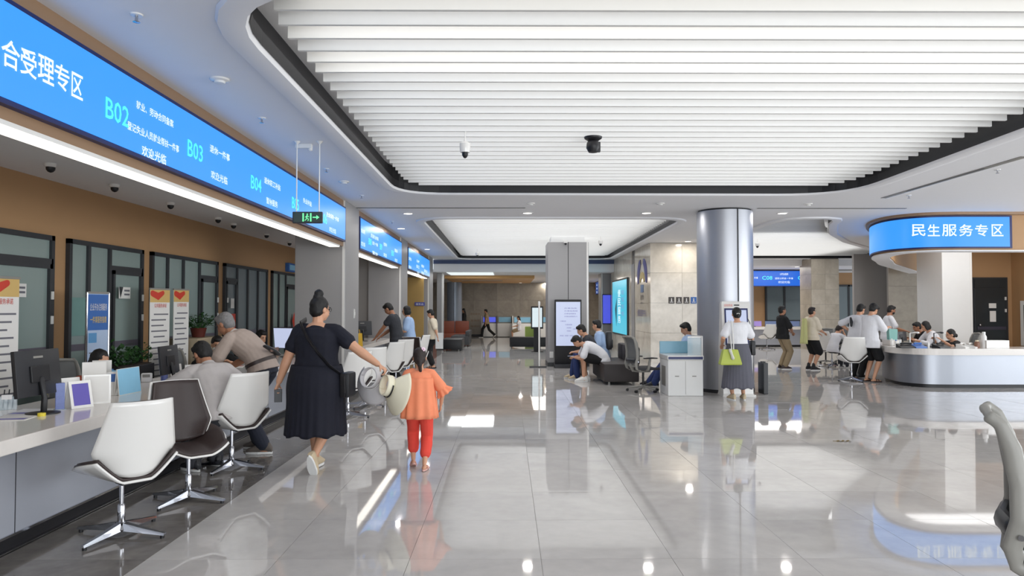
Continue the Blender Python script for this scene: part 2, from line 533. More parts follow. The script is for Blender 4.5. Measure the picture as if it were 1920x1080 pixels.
def glazing(name, y0, y1, mull, door, ztop=2.33, ztr=2.04, hinge='far', glass='glassf', extras=()):
    """one screen of framed frosted glass on the left wall: frame bars, panes and a door leaf with transom"""
    g = struct(name); x0 = WX; fx = WX + .05; px_ = WX + .02
    fr = MB(); w_ = .055
    fr.box(x0, fx, y0, y0 + w_, 0, ztop); fr.box(x0, fx, y1 - w_, y1, 0, ztop)
    fr.box(x0, fx, y0, y1, ztop - w_, ztop)
    ys = [y0] + list(mull) + [y1]
    for m_ in mull: fr.box(x0, fx, m_ - w_ / 2, m_ + w_ / 2, 0, ztop - w_)
    fr.build('frame', M['frame'], g)
    for i in range(len(ys) - 1):
        a, b = ys[i] + w_ / 2, ys[i + 1] - w_ / 2
        if door == i:
            MB().box(x0, fx, a, b, ztr - .03, ztr + .03).build('transom_bar', M['frame'], g)
            MB().box(px_ - .004, px_, a, b, ztr + .03, ztop - w_).build('pane', M[glass], g)
            lf = MB()
            d0, d1 = a + .02, b - .02
            fx2 = fx + .012
            lf.box(px_, fx2, d0, d0 + .05, 0.01, ztr - .03); lf.box(px_, fx2, d1 - .05, d1, 0.01, ztr - .03)
            lf.box(px_, fx2, d0, d1, 0.01, .09); lf.box(px_, fx2, d0, d1, ztr - .08, ztr - .03)
            leaf = lf.build('door_leaf', M['frame'], g)
            MB().box(px_, px_ + .008, d0 + .05, d1 - .05, .09, ztr - .08).build('pane', M[glass], leaf)
            MB().box(px_ + .008, px_ + .010, d0 + .05, d1 - .05, 1.02, 1.10).build('safety_band', mat('mauve_band', (96, 92, 104), .5), leaf)
            hy = (d1 - .02) if hinge == 'far' else (d0 + .02)
            for hz in (1.62, 1.35): MB().box(fx2, fx2 + .02, hy - .015, hy + .015, hz, hz + .09, .004).build('hinge', M['white'], leaf)
            ky = (d0 + .03) if hinge == 'far' else (d1 - .03)
            MB().tube([(fx2, ky, .95), (fx2 + .05, ky, .95), (fx2 + .05, ky + (.1 if hinge == 'far' else -.1), .95)], .009).build('handle', M['chrome'], leaf)
        else:
            MB().box(px_ - .004, px_, a, b, .02, ztop - w_).build('pane', M[glass], g)
            MB().box(px_, px_ + .002, a, b, 1.02, 1.10).build('safety_band', mat('mauve_band', (96, 92, 104), .5), g)
    return g
g1 = glazing('window_1', 5.9, 8.05, [7.02], 1)
g2 = glazing('window_2', 8.32, 10.02, [8.72, 9.18], 2)
g3 = glazing('window_3', 10.26, 12.6, [10.74, 11.26, 11.85], 3)
g4 = glazing('window_4', 12.9, 15.2, [13.5, 14.05, 14.62], 0, hinge='near', glass='glassd')
g5 = glazing('window_5', 15.5, 17.35, [15.95, 16.45], 2)
g6 = glazing('window_6', 3.4, 5.6, [4.1, 4.8], 0)
# notices stuck on the door glass
def notice(parent, y, z, w_, h_, m, lines=2, mark=True):
    n_ = MB().box(WX + .075, WX + .078, y, y + w_, z, z + h_).build('notice', m, parent)
    if mark: MB().add([(WX + .08, y, z + h_), (WX + .08, y + w_ * .35, z + h_), (WX + .08, y + w_ * .12, z)], [(0, 2, 1)]).build('notice_mark', M['frame'], n_)
    for k in range(lines):
        MB().box(WX + .079, WX + .080, y + w_ * .45, y + w_ * .92, z + h_ * (.62 - .34 * k), z + h_ * (.78 - .34 * k)).build('notice_line', M['ink'], n_)
notice(g1, 7.28, 1.64, .26, .14, M['paper']); notice(g2, 9.33, 1.65, .28, .15, M['paper'])
def diamond(parent, y, z, s, m):
    MB().add([(WX + .082, y, z + s * 1.6), (WX + .082, y + s, z), (WX + .082, y, z - s * 1.6), (WX + .082, y - s, z)], [(0, 1, 2, 3)]).build('red_diamond_sticker', m, parent)
MB().box(WX + .075, WX + .079, 13.0, 13.32, .98, 1.42).build('red_poster', M['red'], g4)
MB().box(WX + .075, WX + .079, 13.1, 13.25, 1.52, 1.7).build('notice', M['paper'], g4)
diamond(g5, 16.95, 1.22, .13, M['red'])
MB().box(WX + .03, WX + .034, 8.4, 8.7, 1.2, 1.65).build('poster_behind_glass', mat('pale_teal_print', (120, 160, 155), .6), g2)

# ============================================================ BULKHEAD, LINE LAMPS AND DISPLAYS (left)
FX = -2.76
SECT = [(1.2, 12.08), (13.16, 18.42), (19.55, 25.0)]
for i, (a, b) in enumerate(SECT):
    sbuild(MB().box(FX - .17, FX, a, b, 2.56, CZ), 'trim_%d' % (i + 1), M['tan_dark'])
    lm = thing('line_lamp', ['longest bright white line lamp under the nearest blue display', 'middle bright line lamp under the second blue display on the left',
                             'short bright line lamp under the farthest blue display on the left'][i], 'lamp', (FX - .085, (a + b) / 2, 2.545), group=None)
    MB().box(-.085, .085, -(b - a) / 2 + .05, (b - a) / 2 - .25, -.012, .015).build('housing', M['white'], lm)
    MB().box(-.078, .078, -(b - a) / 2 + .06, (b - a) / 2 - .26, -.016, -.011).build('diffuser', M['led_line'], lm)
def board_left(a, b, z0, z1, label):
    t = thing('display_board', label, 'screen', (FX, (a + b) / 2, z0)); h = (b - a) / 2
    MB().box(0, .05, -h, h, 0, z1 - z0).build('frame', M['navy'], t)
    MB().box(.05, .056, -h + .04, h - .05, .03, z1 - z0 - .03).build('screen', M['led'], t)
    return t
def board_text(t, body, pxl, pyc, pxr, hz, m, X=FX + .057, bold=.01):
    """lettering on a left board: left/right edge in the picture -> real Y, height in metres"""
    a = onx(pxl, pyc, X); yr = X * F_PX / (pxr - 952); yr = onx(pxr, 500, X).y
    z = a.z - hz / 2
    text(body, (a.x - t.location.x, a.y - t.location.y, z - t.location.z), (0, 1, 0), (0, 0, 1), yr - a.y, hz, m, t, bold=bold)
b1 = board_left(1.6, 12.02, 2.63, 3.21, 'large blue lit display board over the nearest counter with white calligraphy and B02 to B06')
# heading: the part in view
for ch, xl, yc, xr in (('合', 0, 93, 31), ('受', 36, 110, 63), ('理', 69, 123, 96), ('专', 100, 138, 125), ('区', 132, 156, 151)):
    board_text(b1, ch, xl + 1, yc, xr - 2, .155, M['txt'], bold=.012)
ya = onx(31, 90, FX).y - onx(0, 90, FX).y
a = onx(0, 93, FX)
text('综', (.057, a.y - .32 - b1.location.y, a.z - .1 - 2.63), (0, 1, 0), (0, 0, 1), .2, .195, M['txt'], b1, bold=.012)
for nm, xl, yc, xr in (('B02', 197, 200, 237), ('B03', 351, 276, 377), ('B04', 470, 340, 488), ('B05', 547, 379, 559), ('B06', 602, 407, 612)):
    board_text(b1, nm, xl, yc, xr, .145, M['txtc'], bold=.008)
board_text(b1, '就业、劳动合同备案', 255, 195, 321, .062, M['txt'])
board_text(b1, '登记失业人员就业帮扶一件事', 238, 234, 332, .062, M['txt'])
board_text(b1, '欢迎光临', 265, 281, 308, .08, M['txt'], bold=.012)
board_text(b1, '退休一件事', 393, 277, 428, .072, M['txt'])
board_text(b1, '欢迎光临', 395, 326, 424, .075, M['txt'])
board_text(b1, '退休职工补贴', 495, 337, 524, .072, M['txt'])
board_text(b1, '暂停服务', 499, 375, 519, .075, M['txt'])
board_text(b1, '失业补贴', 568, 375, 583, .07, M['txt'])
board_text(b1, '社会保险一件事', 612, 401, 634, .07, M['txt'])
board_text(b1, '欢迎光临', 617, 429, 629, .075, M['txt'])
b2 = board_left(13.2, 18.38, 2.6, 3.21, 'second blue lit display board on the left, between the two grey columns')
for body, xl, yc, xr, h_, m in (('失业保险', 677, 432, 684, .08, 'txt'), ('欢迎光临', 677, 456, 684, .08, 'txt'), ('灵活就业参保', 695, 441, 709, .08, 'txt'), ('B08', 691, 452, 696, .13, 'txtc'),
                                ('登记一件事', 698, 455, 708, .07, 'txt'), ('暂停', 698, 473, 708, .07, 'txt'), ('B09', 712, 462, 716, .13, 'txtc'), ('社保卡', 719, 457, 725, .08, 'txt'),
                                ('欢迎', 719, 477, 725, .08, 'txt'), ('B10', 734, 474, 738, .13, 'txtc'), ('医保', 740, 469, 745, .08, 'txt'), ('欢迎', 740, 487, 745, .08, 'txt')):
    board_text(b2, body, xl, yc, xr, h_, M[m])
b3 = board_left(19.6, 24.95, 2.58, 3.19, 'farthest and smallest blue lit display board on the left')
for body, xl, yc, xr in (('公积金', 766, 484, 771), ('暂停', 766, 500, 771), ('不动产', 781, 489, 786), ('B12', 781, 499, 786), ('欢迎', 782, 511, 786), ('税务', 790, 498, 795), ('登记', 795, 507, 801), ('欢迎', 790, 511, 795)):
    board_text(b3, body, xl, yc, xr, .09, M['txt'])

# ============================================================ COLUMNS
def column(x0, x1, y0, y1, h, label, lit_front=False, side=1, seam=True):
    t = thing('column', label, 'column', ((x0 + x1) / 2, (y0 + y1) / 2, 0))
    wx, wy = (x1 - x0) / 2, (y1 - y0) / 2
    front = M['white_m'] if lit_front else M['steel_d']
    MB().box(-wx, wx, -wy, wy, .10, h, .012).build('cladding', front, t)
    MB().box(-wx - .008, wx + .008, -wy - .008, wy + .008, 0, .10).build('plinth', M['dark'], t)
    if seam: MB().box(-.008, .008, -wy - .003, -wy + .02, .10, h).build('seam', M['black'], t)
    if seam: MB().box(side * wx - .02 * side, side * wx + .003 * side, -.006, .006, .10, h).build('seam', M['black'], t)
    MB().box(side * (wx - .035) - .022, side * (wx - .035) + .022, -wy - .006, -wy + .03, .10, h).build('corner_trim', M['white'], t)
    return t
column(-3.57, -2.72, 12.08, 13.16, CZ, 'first grey metal column on the left, after the nearest blue display', seam=False)
column(-3.57, -2.72, 18.42, 19.55, CZ, 'second grey metal column on the left, beside the dark shirted man', seam=False)
column(-3.57, -2.72, 25.0, 26.2, CZ, 'third grey column on the left, after the smallest blue display', seam=False)
c2 = column(1.045, 2.12, 18.8, 19.9, CZ - .08, 'square grey metal column in the middle of the hall behind the pale screen', seam=True)
MB().box(-.44, .44, -.45, .45, CZ - .08, CZ + .08).build('neck', M['white_m'], c2)
# round column
t = thing('column', 'round brushed metal column behind the self service kiosk', 'column', (4.03, 13.33, 0))
n_ = 48; r_ = .505
MB().lathe((0, 0, 0), [(r_, .06), (r_, CZ - .03)], 64).build('cladding', M['steel'], t, True)
MB().lathe((0, 0, 0), [(r_ + .006, 0), (r_ + .006, .06)], 48).build('plinth', M['dark'], t, True)
MB().lathe((0, 0, 0), [(r_ - .03, CZ - .03), (r_ - .03, CZ)], 48).build('top_ring', M['black'], t, True)
for a_ in (-80, 100):
    MB().box(-.008, .008, -.012, .004, .06, CZ - .03, mtx=Matrix.Rotation(R(a_ + 90), 4, 'Z') @ Matrix.Translation((0, -r_, 0))).build('seam', M['black'], t)
# column behind the island, its brightly lit front put into white cladding
column(10.3, 11.02, 17.0, 18.06, CZ, 'bright white column behind the round counter, next to the dark door', lit_front=True, side=1, seam=False)

# ============================================================ FAR END (stone wall, panels)
wb = sbuild(MB().box(-5.15, 6.7, Y_F - .1, Y_F, 0, 2.9), 'wall_back', M['grout'])
pw, ph = 1.24, .93
me_p = MB().box(0, pw - .008, -.02, 0, 0, ph - .008).mesh('stone_panel'); me_p.materials.append(M['marble_grey'])
for i in range(8):
    for j in range(3):
        o = bpy.data.objects.new('stone_panel', me_p); COL.objects.link(o); o.parent = wb; o.location = (-4.3 + i * pw, Y_F - .1, .07 + j * ph)
sbuild(MB().box(-4.3, 4.2, Y_F - .13, Y_F - .12, 0, .12), 'baseboard_back', M['frame'])
sbuild(MB().box(X_L, -4.3, 26.8, Y_F, 0, 2.9), 'wall_far_left', M['greyp'])
sbuild(MB().box(-3.55, -2.85, 24.4, 24.5, 0, 2.56), 'wall_partition', mat('ochre_panel', (172, 142, 84), .6))
sbuild(MB().box(X_L, -3.56, 12.9, 13.0, 0, 2.95), 'wall_partition_near', M['greyp']) if False else None
sbuild(MB().box(X_L, -3.56, 18.5, 18.6, 0, 2.95), 'wall_bay_divider', M['greyp'])

# cream stone block with the toilets signs and the cyan screen
pier = sbuild(MB().box(3.97, 6.6, 19.92, 27.5, 0, CZ), 'wall_pier', M['grout'])
def panels(parent, plane, a0, a1, z0, z1, na, nz, fixed, m, th=.02):
    wa, hz = (a1 - a0) / na, (z1 - z0) / nz
    if plane == 'y': me = MB().box(0, wa - .005, -th, 0, 0, hz - .005).mesh('stone_panel')
    else: me = MB().box(-th, 0, 0, wa - .005, 0, hz - .005).mesh('stone_panel')
    me.materials.append(m)
    for i in range(na):
        for j in range(nz):
            o = bpy.data.objects.new('stone_panel', me); COL.objects.link(o); o.parent = parent
            o.location = (a0 + i * wa, fixed, z0 + j * hz) if plane == 'y' else (fixed, a0 + i * wa, z0 + j * hz)
panels(pier, 'y', 3.95, 6.6, 0, CZ, 3, 4, 19.92, M['marble'])
panels(pier, 'x', 19.92, 22.35, 0, CZ, 2, 4, 3.97, M['marble'])
panels(pier, 'x', 22.9, 27.5, 0, CZ, 4, 4, 3.97, M['marble'])
MB().box(3.93, 3.96, 22.36, 22.89, 0, 2.9).build('service_door', M['steel_d'], pier)

sbuild(MB().box(4.6, 4.7, 29.0, 38.3, 2.5, 2.9), 'trim_fascia_far', M['tan_dark'])
sbuild(MB().box(6.6, 6.7, 27.5, 38.4, 0, 2.9), 'wall_far_right', M['greyp'])
bf = thing('display_board', 'small dark blue display board far behind the bench sitters', 'screen', (4.6, 34.9, 2.2))
MB().box(-.05, 0, -2.0, 2.3, 0, .66).build('frame', M['navy'], bf)
MB().box(-.056, -.05, -1.95, 2.25, .04, .62).build('screen', mat('dim_blue_display', (40, 84, 170), .4, emit=.6), bf)
for k in range(5):
    for q in range(3): text('服务', (-.057, 1.9 - k * .8, .44 - q * .18), (0, -1, 0), (0, 0, 1), .4, .09, M['txt'], bf)
column(3.62, 4.05, 27.9, 28.7, 2.86, 'slim grey column far behind, left of the cyan screen', seam=False, side=-1)
t = thing('wall_screen', 'narrow violet blue lit screen on the slim column left of the cyan screen', 'screen', (3.83, 27.88, .9))
MB().box(-.17, .17, -.04, 0, 0, 1.15, .01).build('housing', M['navy'], t); MB().box(-.15, .15, -.046, -.04, .03, 1.12).build('screen', mat('lit_violet_screen', (84, 96, 235), .3, emit=.8), t)
# stone pillar and the walls behind the right side
pl = thing('pillar', 'beige stone pillar behind the waiting men on the right', 'column', (11.5, 26.5, 0))
MB().box(-.49, .49, -.49, .49, 0, CZ).build('core', M['grout'], pl)
for j in range(6):
    for sx in (-1, 0):
        MB().box(sx * .5, sx * .5 + .495, -.51, -.49, j * .55, j * .55 + .545).build('stone_panel', M['marble'], pl)
    MB().box(-.51, -.49, -.5, .5, j * .55, j * .55 + .545).build('stone_panel', M['marble_grey'], pl)  # side face in greyer stone: its shade is put into the colour
wbr = sbuild(MB().box(6.6, X_R, 31.2, 31.3, 0, CZ), 'wall_back_right', M['tan'])
sbuild(MB().box(6.6, X_R, 29.4, 29.5, 3.05, CZ + .1), 'trim_fascia_right', M['greyp'])
sbuild(MB().box(6.6, X_R, 29.5, 31.3, 3.05, 3.12), 'ceiling_bay_right', M['ceil'])
gw = struct('window_7')
for x0, x1, nm in ((8.9, 10.3, 2), (11.2, 13.6, 3), (14, 15.6, 2)):
    wv = (x1 - x0) / nm
    for k in range(nm):
        MB().box(x0 + k * wv + .03, x0 + (k + 1) * wv - .03, 31.16, 31.18, .05, 2.45).build('pane', M['glassd'], gw)
    fr = MB()
    for k in range(nm + 1): fr.box(x0 + k * wv - .04, x0 + k * wv + .04, 31.13, 31.2, 0, 2.52)
    fr.box(x0, x1, 31.13, 31.2, 2.45, 2.53); fr.box(x0, x1, 31.13, 31.2, .95, 1.0)
    fr.build('frame', M['frame'], gw)
bd = thing('display_board', 'far blue lit display board reading C08 behind the black shirted man', 'screen', (11.4, 29.35, 2.43))
MB().box(-3.3, 2.1, 0, .05, -.03, .63).build('frame', M['navy'], bd)
MB().box(-3.27, 2.07, -.006, 0, 0, .6).build('screen', M['led_dim'], bd)
def btxt(body, xl, yc, xr, h_, m):
    a = at(xl, yc, 29.34); b_ = at(xr, yc, 29.34)
    text(body, (a.x - 11.4, -.012, a.z - h_ / 2 - 2.43), (1, 0, 0), (0, 0, 1), b_.x - a.x, h_, M[m], bd)
for body, xl, yc, xr, h_, m in (('件事', 1414, 521, 1421, .09, 'txt'), ('C08', 1429, 521, 1448, .15, 'txtc'), ('公积金服务', 1462, 514, 1478, .09, 'txt'), ('提取公积金一件事', 1453, 522, 1487, .08, 'txt'),
                                ('欢迎光临', 1459, 529, 1481, .1, 'txt'), ('C07', 1496, 521, 1515, .15, 'txtc')):
    btxt(body, xl, yc, xr, h_, m)
sbuild(MB().box(11.58, 12.9, 24.0, 24.12, 0, CZ), 'wall_screen_right', M['greyp'])
ws = sbuild(MB().box(12.15, 15.9, 22.9, 23.0, 0, CZ), 'wall_stone_right', M['grout'])
panels(ws, 'y', 12.15, 15.9, 0, CZ, 4, 3, 22.9, M['marble_grey'])
# tan walls behind the island, door
sbuild(MB().box(11.0, 12.75, 18.0, 18.1, 0, CZ), 'wall_island_back', M['tan'])
sbuild(MB().box(12.65, 12.75, 13.6, 18.0, 0, CZ), 'wall_right', M['tan'])
d = struct('door_1')
MB().box(11.62, 12.52, 17.95, 18.0, 0, 2.29).build('frame', M['frame'], d)
lf = MB().box(11.67, 12.47, 17.93, 17.96, .02, 2.0, .006).build('door_leaf', mat('dark_door', (36, 42, 46), .35), d)
MB().box(11.67, 12.47, 17.93, 17.955, 2.03, 2.25).build('transom_pane', mat('dark_door', (36, 42, 46), .35), d)
MB().box(11.72, 12.44, 17.915, 17.93, .98, 1.06).build('safety_band', mat('dark_mauve', (60, 58, 72), .5), lf)
MB().box(12.02, 12.2, 17.915, 17.93, 1.52, 1.64).build('notice', M['paper'], lf)
MB().box(12.04, 12.19, 17.915, 17.93, 1.18, 1.45).build('notice', M['paper'], lf)
for z in (1.42, 1.72): MB().box(12.42, 12.45, 17.90, 17.93, z, z + .08).build('hinge', M['white'], lf)
MB().ell((11.78, 17.9, 1.1), (.03, .03, .03)).build('knob', M['chrome'], lf, True)
fr = thing('framed_board', 'white framed board on the tan wall at the far right edge', 'board', (12.64, 17.2, .6))
MB().box(-.03, 0, -.45, .45, 0, 1.1).build('frame', M['white'], fr)
MB().box(-.035, -.03, -.33, .33, .35, 1.0).build('panel', mat('dark_green_panel', (50, 62, 58), .4), fr)

# ============================================================ ISLAND
isl = [(12.6, 13.5), (9.0, 13.5), (8.2, 13.52), (7.85, 13.6), (7.6, 13.8), (7.45, 14.15), (7.46, 14.6), (7.62, 15.2), (7.95, 15.9), (8.5, 16.8), (9.3, 17.95), (10.2, 19.2), (11.5, 21.0), (12.6, 22.5)]
isl = [(p[0] + (0.12 if p[0] < 8.6 else 0), p[1]) for p in isl]
def smooth_path(pts, n=4):
    out = []
    for i in range(len(pts) - 1):
        p0 = Vector(pts[max(0, i - 1)]); p1 = Vector(pts[i]); p2 = Vector(pts[i + 1]); p3 = Vector(pts[min(len(pts) - 1, i + 2)])
        for k in range(n):
            t_ = k / n
            q = .5 * ((2 * p1) + (p2 - p0) * t_ + (2 * p0 - 5 * p1 + 4 * p2 - p3) * t_ ** 2 + (3 * p1 - p0 - 3 * p2 + p3) * t_ ** 3)
            out.append((q.x, q.y))
    out.append(pts[-1]); return out
path = smooth_path(isl, 5)
def off_path(p, d):
    out = []
    for i in range(len(p)):
        a = Vector(p[max(0, i - 1)]); b = Vector(p[min(len(p) - 1, i + 1)])
        e = (b - a).normalized()
        out.append((p[i][0] + e.y * d, p[i][1] - e.x * d))
    return out
def ribbon(p0, p1, z0, z1):
    """solid band between two parallel paths"""
    mb = MB(); rings = []
    for a, b in zip(p0, p1):
        rings.append([Vector((a[0], a[1], z0)), Vector((b[0], b[1], z0)), Vector((b[0], b[1], z1)), Vector((a[0], a[1], z1))])
    return mb.loft(rings)
# direction check: positive d must be outward (towards -Y on the front run)
tst = off_path(path, .1)
SGN = 1 if tst[5][1] < path[5][1] else -1
OP = lambda d: off_path(path, d * SGN)
bh = sbuild(ribbon(OP(-.02), OP(-.38), 2.62, CZ), 'trim_island_bulkhead', M['tan'])
sbuild(ribbon(OP(.10), OP(-.02), CZ - .05, CZ), 'trim_island_recess', M['tan_dark'])
sbuild(ribbon(OP(-.0), OP(-.36), 2.60, 2.62), 'trim_island_soffit', M['ceil'])
t = thing('display_board', 'curved blue lit display board over the round counter with white lettering', 'screen', (8.5, 14.0, 2.65))
def sub(p, xmax=9.46, nmax=44):
    q = [pt for i, pt in enumerate(p) if i <= nmax and (pt[0] <= xmax or i > 8)]
    return q
sp0, sp1, sp2 = OP(.03), OP(-.02), OP(.036)
cut = [i for i in range(len(path)) if path[i][0] < 9.46 and i < 50]
def cutp(p): 
    q = [p[i] for i in cut]; q.insert(0, (9.5, p[0][1])); return q
loc = lambda p: [(a - 8.5, b - 14.0) for a, b in p]
ribbon(loc(cutp(sp0)), loc(cutp(sp1)), .0, .62).build('frame', M['navy'], t)
q0 = cutp(sp2); q0[0] = (9.45, q0[0][1]); q1 = cutp(sp0); q1[0] = (9.45, q1[0][1])
ribbon(loc(q0), loc(q1), .03, .59).build('screen', M['led'], t, True)
fy = q0[0][1]
for ch, xl, xr in (('民', 1709, 1735), ('生', 1739, 1762), ('服', 1766, 1794), ('务', 1798, 1824), ('专', 1828, 1852), ('区', 1859, 1881)):
    a = at(xl, 443, fy); b_ = at(xr, 443, fy)
    text(ch, (a.x - 8.5, fy - 14.004, a.z - 2.65), (1, 0, 0), (0, 0, 1), b_.x - a.x, .225, M['txt'], t, bold=.012)
# counter
ISC = (9.0, 15.0)
t = thing('island_counter', 'round cornered service counter with white top and brushed metal front on the right', 'counter', (ISC[0], ISC[1], 0))
L2 = lambda p: [(a - ISC[0], b - ISC[1]) for a, b in p]
CU = [i for i in range(len(path)) if path[i][1] < 16.6]
CP = lambda d: L2([OP(d)[i] for i in CU])
ribbon(CP(-.18), CP(-.22), .07, .63).build('metal_front', M['steel_i'], t, True)
ribbon(CP(-.24), CP(-.28), 0, .07).build('kick', M['black'], t)
ribbon(CP(-.1), CP(-.9), .63, .75).build('worktop', M['top'], t)
# ============================================================ LEFT COUNTERS
def left_counter(y0, y1, label):
    ym = (y0 + y1) / 2; h = (y1 - y0) / 2
    t = thing('service_counter', label, 'counter', (-3.45, ym, 0))
    MB().box(.31, .34, -h + .02, h - .02, .115, .67).build('front_panel', M['steel_b'], t)
    MB().box(.28, .31, -h + .04, h - .04, 0, .12).build('kick', M['black'], t)
    for sy in (-h + .02, h - .06): MB().box(-.35, .31, sy, sy + .04, 0, .675).build('end_panel', M['steel_b'], t)
    MB().box(.30, .352, -h + .02, h - .02, .10, .115).build('chrome_strip', M['chrome'], t)
    MB().box(.30, .34, -h + .02, h - .02, .0, .012).build('floor_strip', M['chrome'], t)
    MB().box(-.40, .55, -h, h, .675, .765, .008).build('worktop', M['top'], t)
    for k in range(1, int(2 * h / 2.4) + 1): MB().box(.338, .342, -h + k * 2.4 - .003, -h + k * 2.4 + .003, .115, .67).build('panel_joint', M['dark'], t)
    return t
left_counter(2.2, 12.0, 'long service counter with pale stone top and blue grey front, nearest on the left')
left_counter(13.25, 18.35, 'second service counter between the two grey columns on the left')

# ============================================================ SHELL CHAIRS
def shell_chair(label, loc, th, group=None, inner='leather', proto=[None]):
    t = thing('shell_chair', label, 'chair', loc, R(th), group)
    def seat(u, v, k=1.0, dz=0.0):
        x = -1 + 2 * u; w = (.25 + .05 * math.sin(math.pi * min(1, v * 1.15))) * k
        yy = -.25 + .50 * v - .05 * abs(x) ** 3 * v
        up = .15 * max(0, abs(x) - .35) ** 1.2 / .65 ** 1.2 * (1 - .55 * v)
        return (x * w * (1 - .06 * v), yy, .405 + up - .018 * v * v + dz)
    o = MB().grid(seat, 24, 12).build('seat_shell', M['white'], t, 'all'); md = o.modifiers.new('t', 'SOLIDIFY'); md.thickness = .014
    o = MB().grid(lambda u, v: (lambda q: (q[0] * .95, q[1] * .97 + .004, q[2] + .018 + .025 * (1 - abs(2 * u - 1) ** 2) * math.sin(math.pi * v)))(seat(u, v)), 22, 12).build('seat_cushion', M[inner], t, 'all')
    md = o.modifiers.new('t', 'SOLIDIFY'); md.thickness = .016; md.offset = -1
    def wid(v): return .185 + (.075 * min(1, v / .30)) if v < .30 else .26 - .07 * (v - .30) / .70
    def back(u, v):
        x = -1 + 2 * u
        yy = -.235 - .12 * v + (.10 * abs(x) ** 2.2) * (1 - .35 * v)
        zb = .43 + .50 * v + (.05 * abs(x) ** 2 * (1 - v) ** 2)
        return (x * wid(v), yy, zb)
    o = MB().grid(back, 22, 16).build('back_shell', M['white'], t, 'all'); md = o.modifiers.new('t', 'SOLIDIFY'); md.thickness = .014; md.offset = 1
    o = MB().grid(lambda u, v: (lambda q: (q[0] * .95, q[1] + .016 + .012 * (1 - abs(2 * u - 1) ** 2), q[2] * .985 + .008))(back(u, v)), 22, 16).build('back_cushion', M[inner], t, 'all')
    md = o.modifiers.new('t', 'SOLIDIFY'); md.thickness = .014
    MB().box(-.10, .10, -.25, -.14, .385, .40, .004).build('back_bracket', M['black'], t)
    MB().cyl((0, 0), .014, .20, .395, 16).build('gas_column', M['chrome'], t, True)
    MB().lathe((0, 0, 0), [(.018, .05), (.024, .06), (.024, .20), (.018, .21)], 18).build('column_sleeve', M['chrome'], t, True)
    MB().tube([(.06, .02, .385), (.17, .06, .37), (.21, .07, .355)], .006).build('height_lever', M['black'], t)
    MB().lathe((0, 0, 0), [(.045, .03), (.05, .045), (.03, .085), (.022, .09)], 18).build('hub', M['chrome'], t, True)
    for k in range(4):
        a = R(28 + 90 * k); m_ = Matrix.Rotation(a, 4, 'Z')
        lg = MB().loft([[V_ for V_ in (Vector((x, -wd, z0)), Vector((x, wd, z0)), Vector((x, wd * .7, z1)), Vector((x, -wd * .7, z1)))] for x, wd, z0, z1 in ((.03, .028, .035, .085), (.18, .022, .028, .058), (.335, .014, .02, .035))]).xf(m_).build('foot', M['chrome'], t)
        MB().cyl((.315, 0), .014, 0, .021, 12).xf(m_).build('glide', M['black'], lg, True)
    return t
ch0 = shell_chair('white shell chair nearest the camera on the left, seen from behind', fl(227, 1003), 50)
def chair(label, px, py, th, group=None, inner=None, loc=None):
    c = copy_tree(ch0); c.location = loc if loc else fl(px, py); c.rotation_euler = (0, 0, R(th)); c['label'] = label
    if group: c['group'] = group
    return c
chair('shell chair turned to us with dark brown leather seat, second from the camera', 353, 938, 226)
chair('white shell chair under the man in the pale grey shirt', 434, 878, 52)
chair('white shell chair half hidden behind the navy dress on its right side', 652, 782, 46)
chair('white shell chair right of the navy dress, above the held sun visors', 684, 762, 44)
chair('white shell chair just left of the girl\'s head', 722, 738, 55)
chair('white shell chair behind the girl\'s head, at the second counter', 742, 726, 50)
chair('shell chair with dark seat facing us behind the girl\'s head', 762, 720, 170)
chair('farthest white shell chair on the left, before the woman in wide trousers', 776, 706, 75)
chair('white shell chair seen from behind left of the round counter', 1597, 714, -14)
chair('white shell chair under the boy with his hands on his face', 1560, 688, -68)
chair('white shell chair at the far right counter behind the black shirted man', 1438, 655, 10)

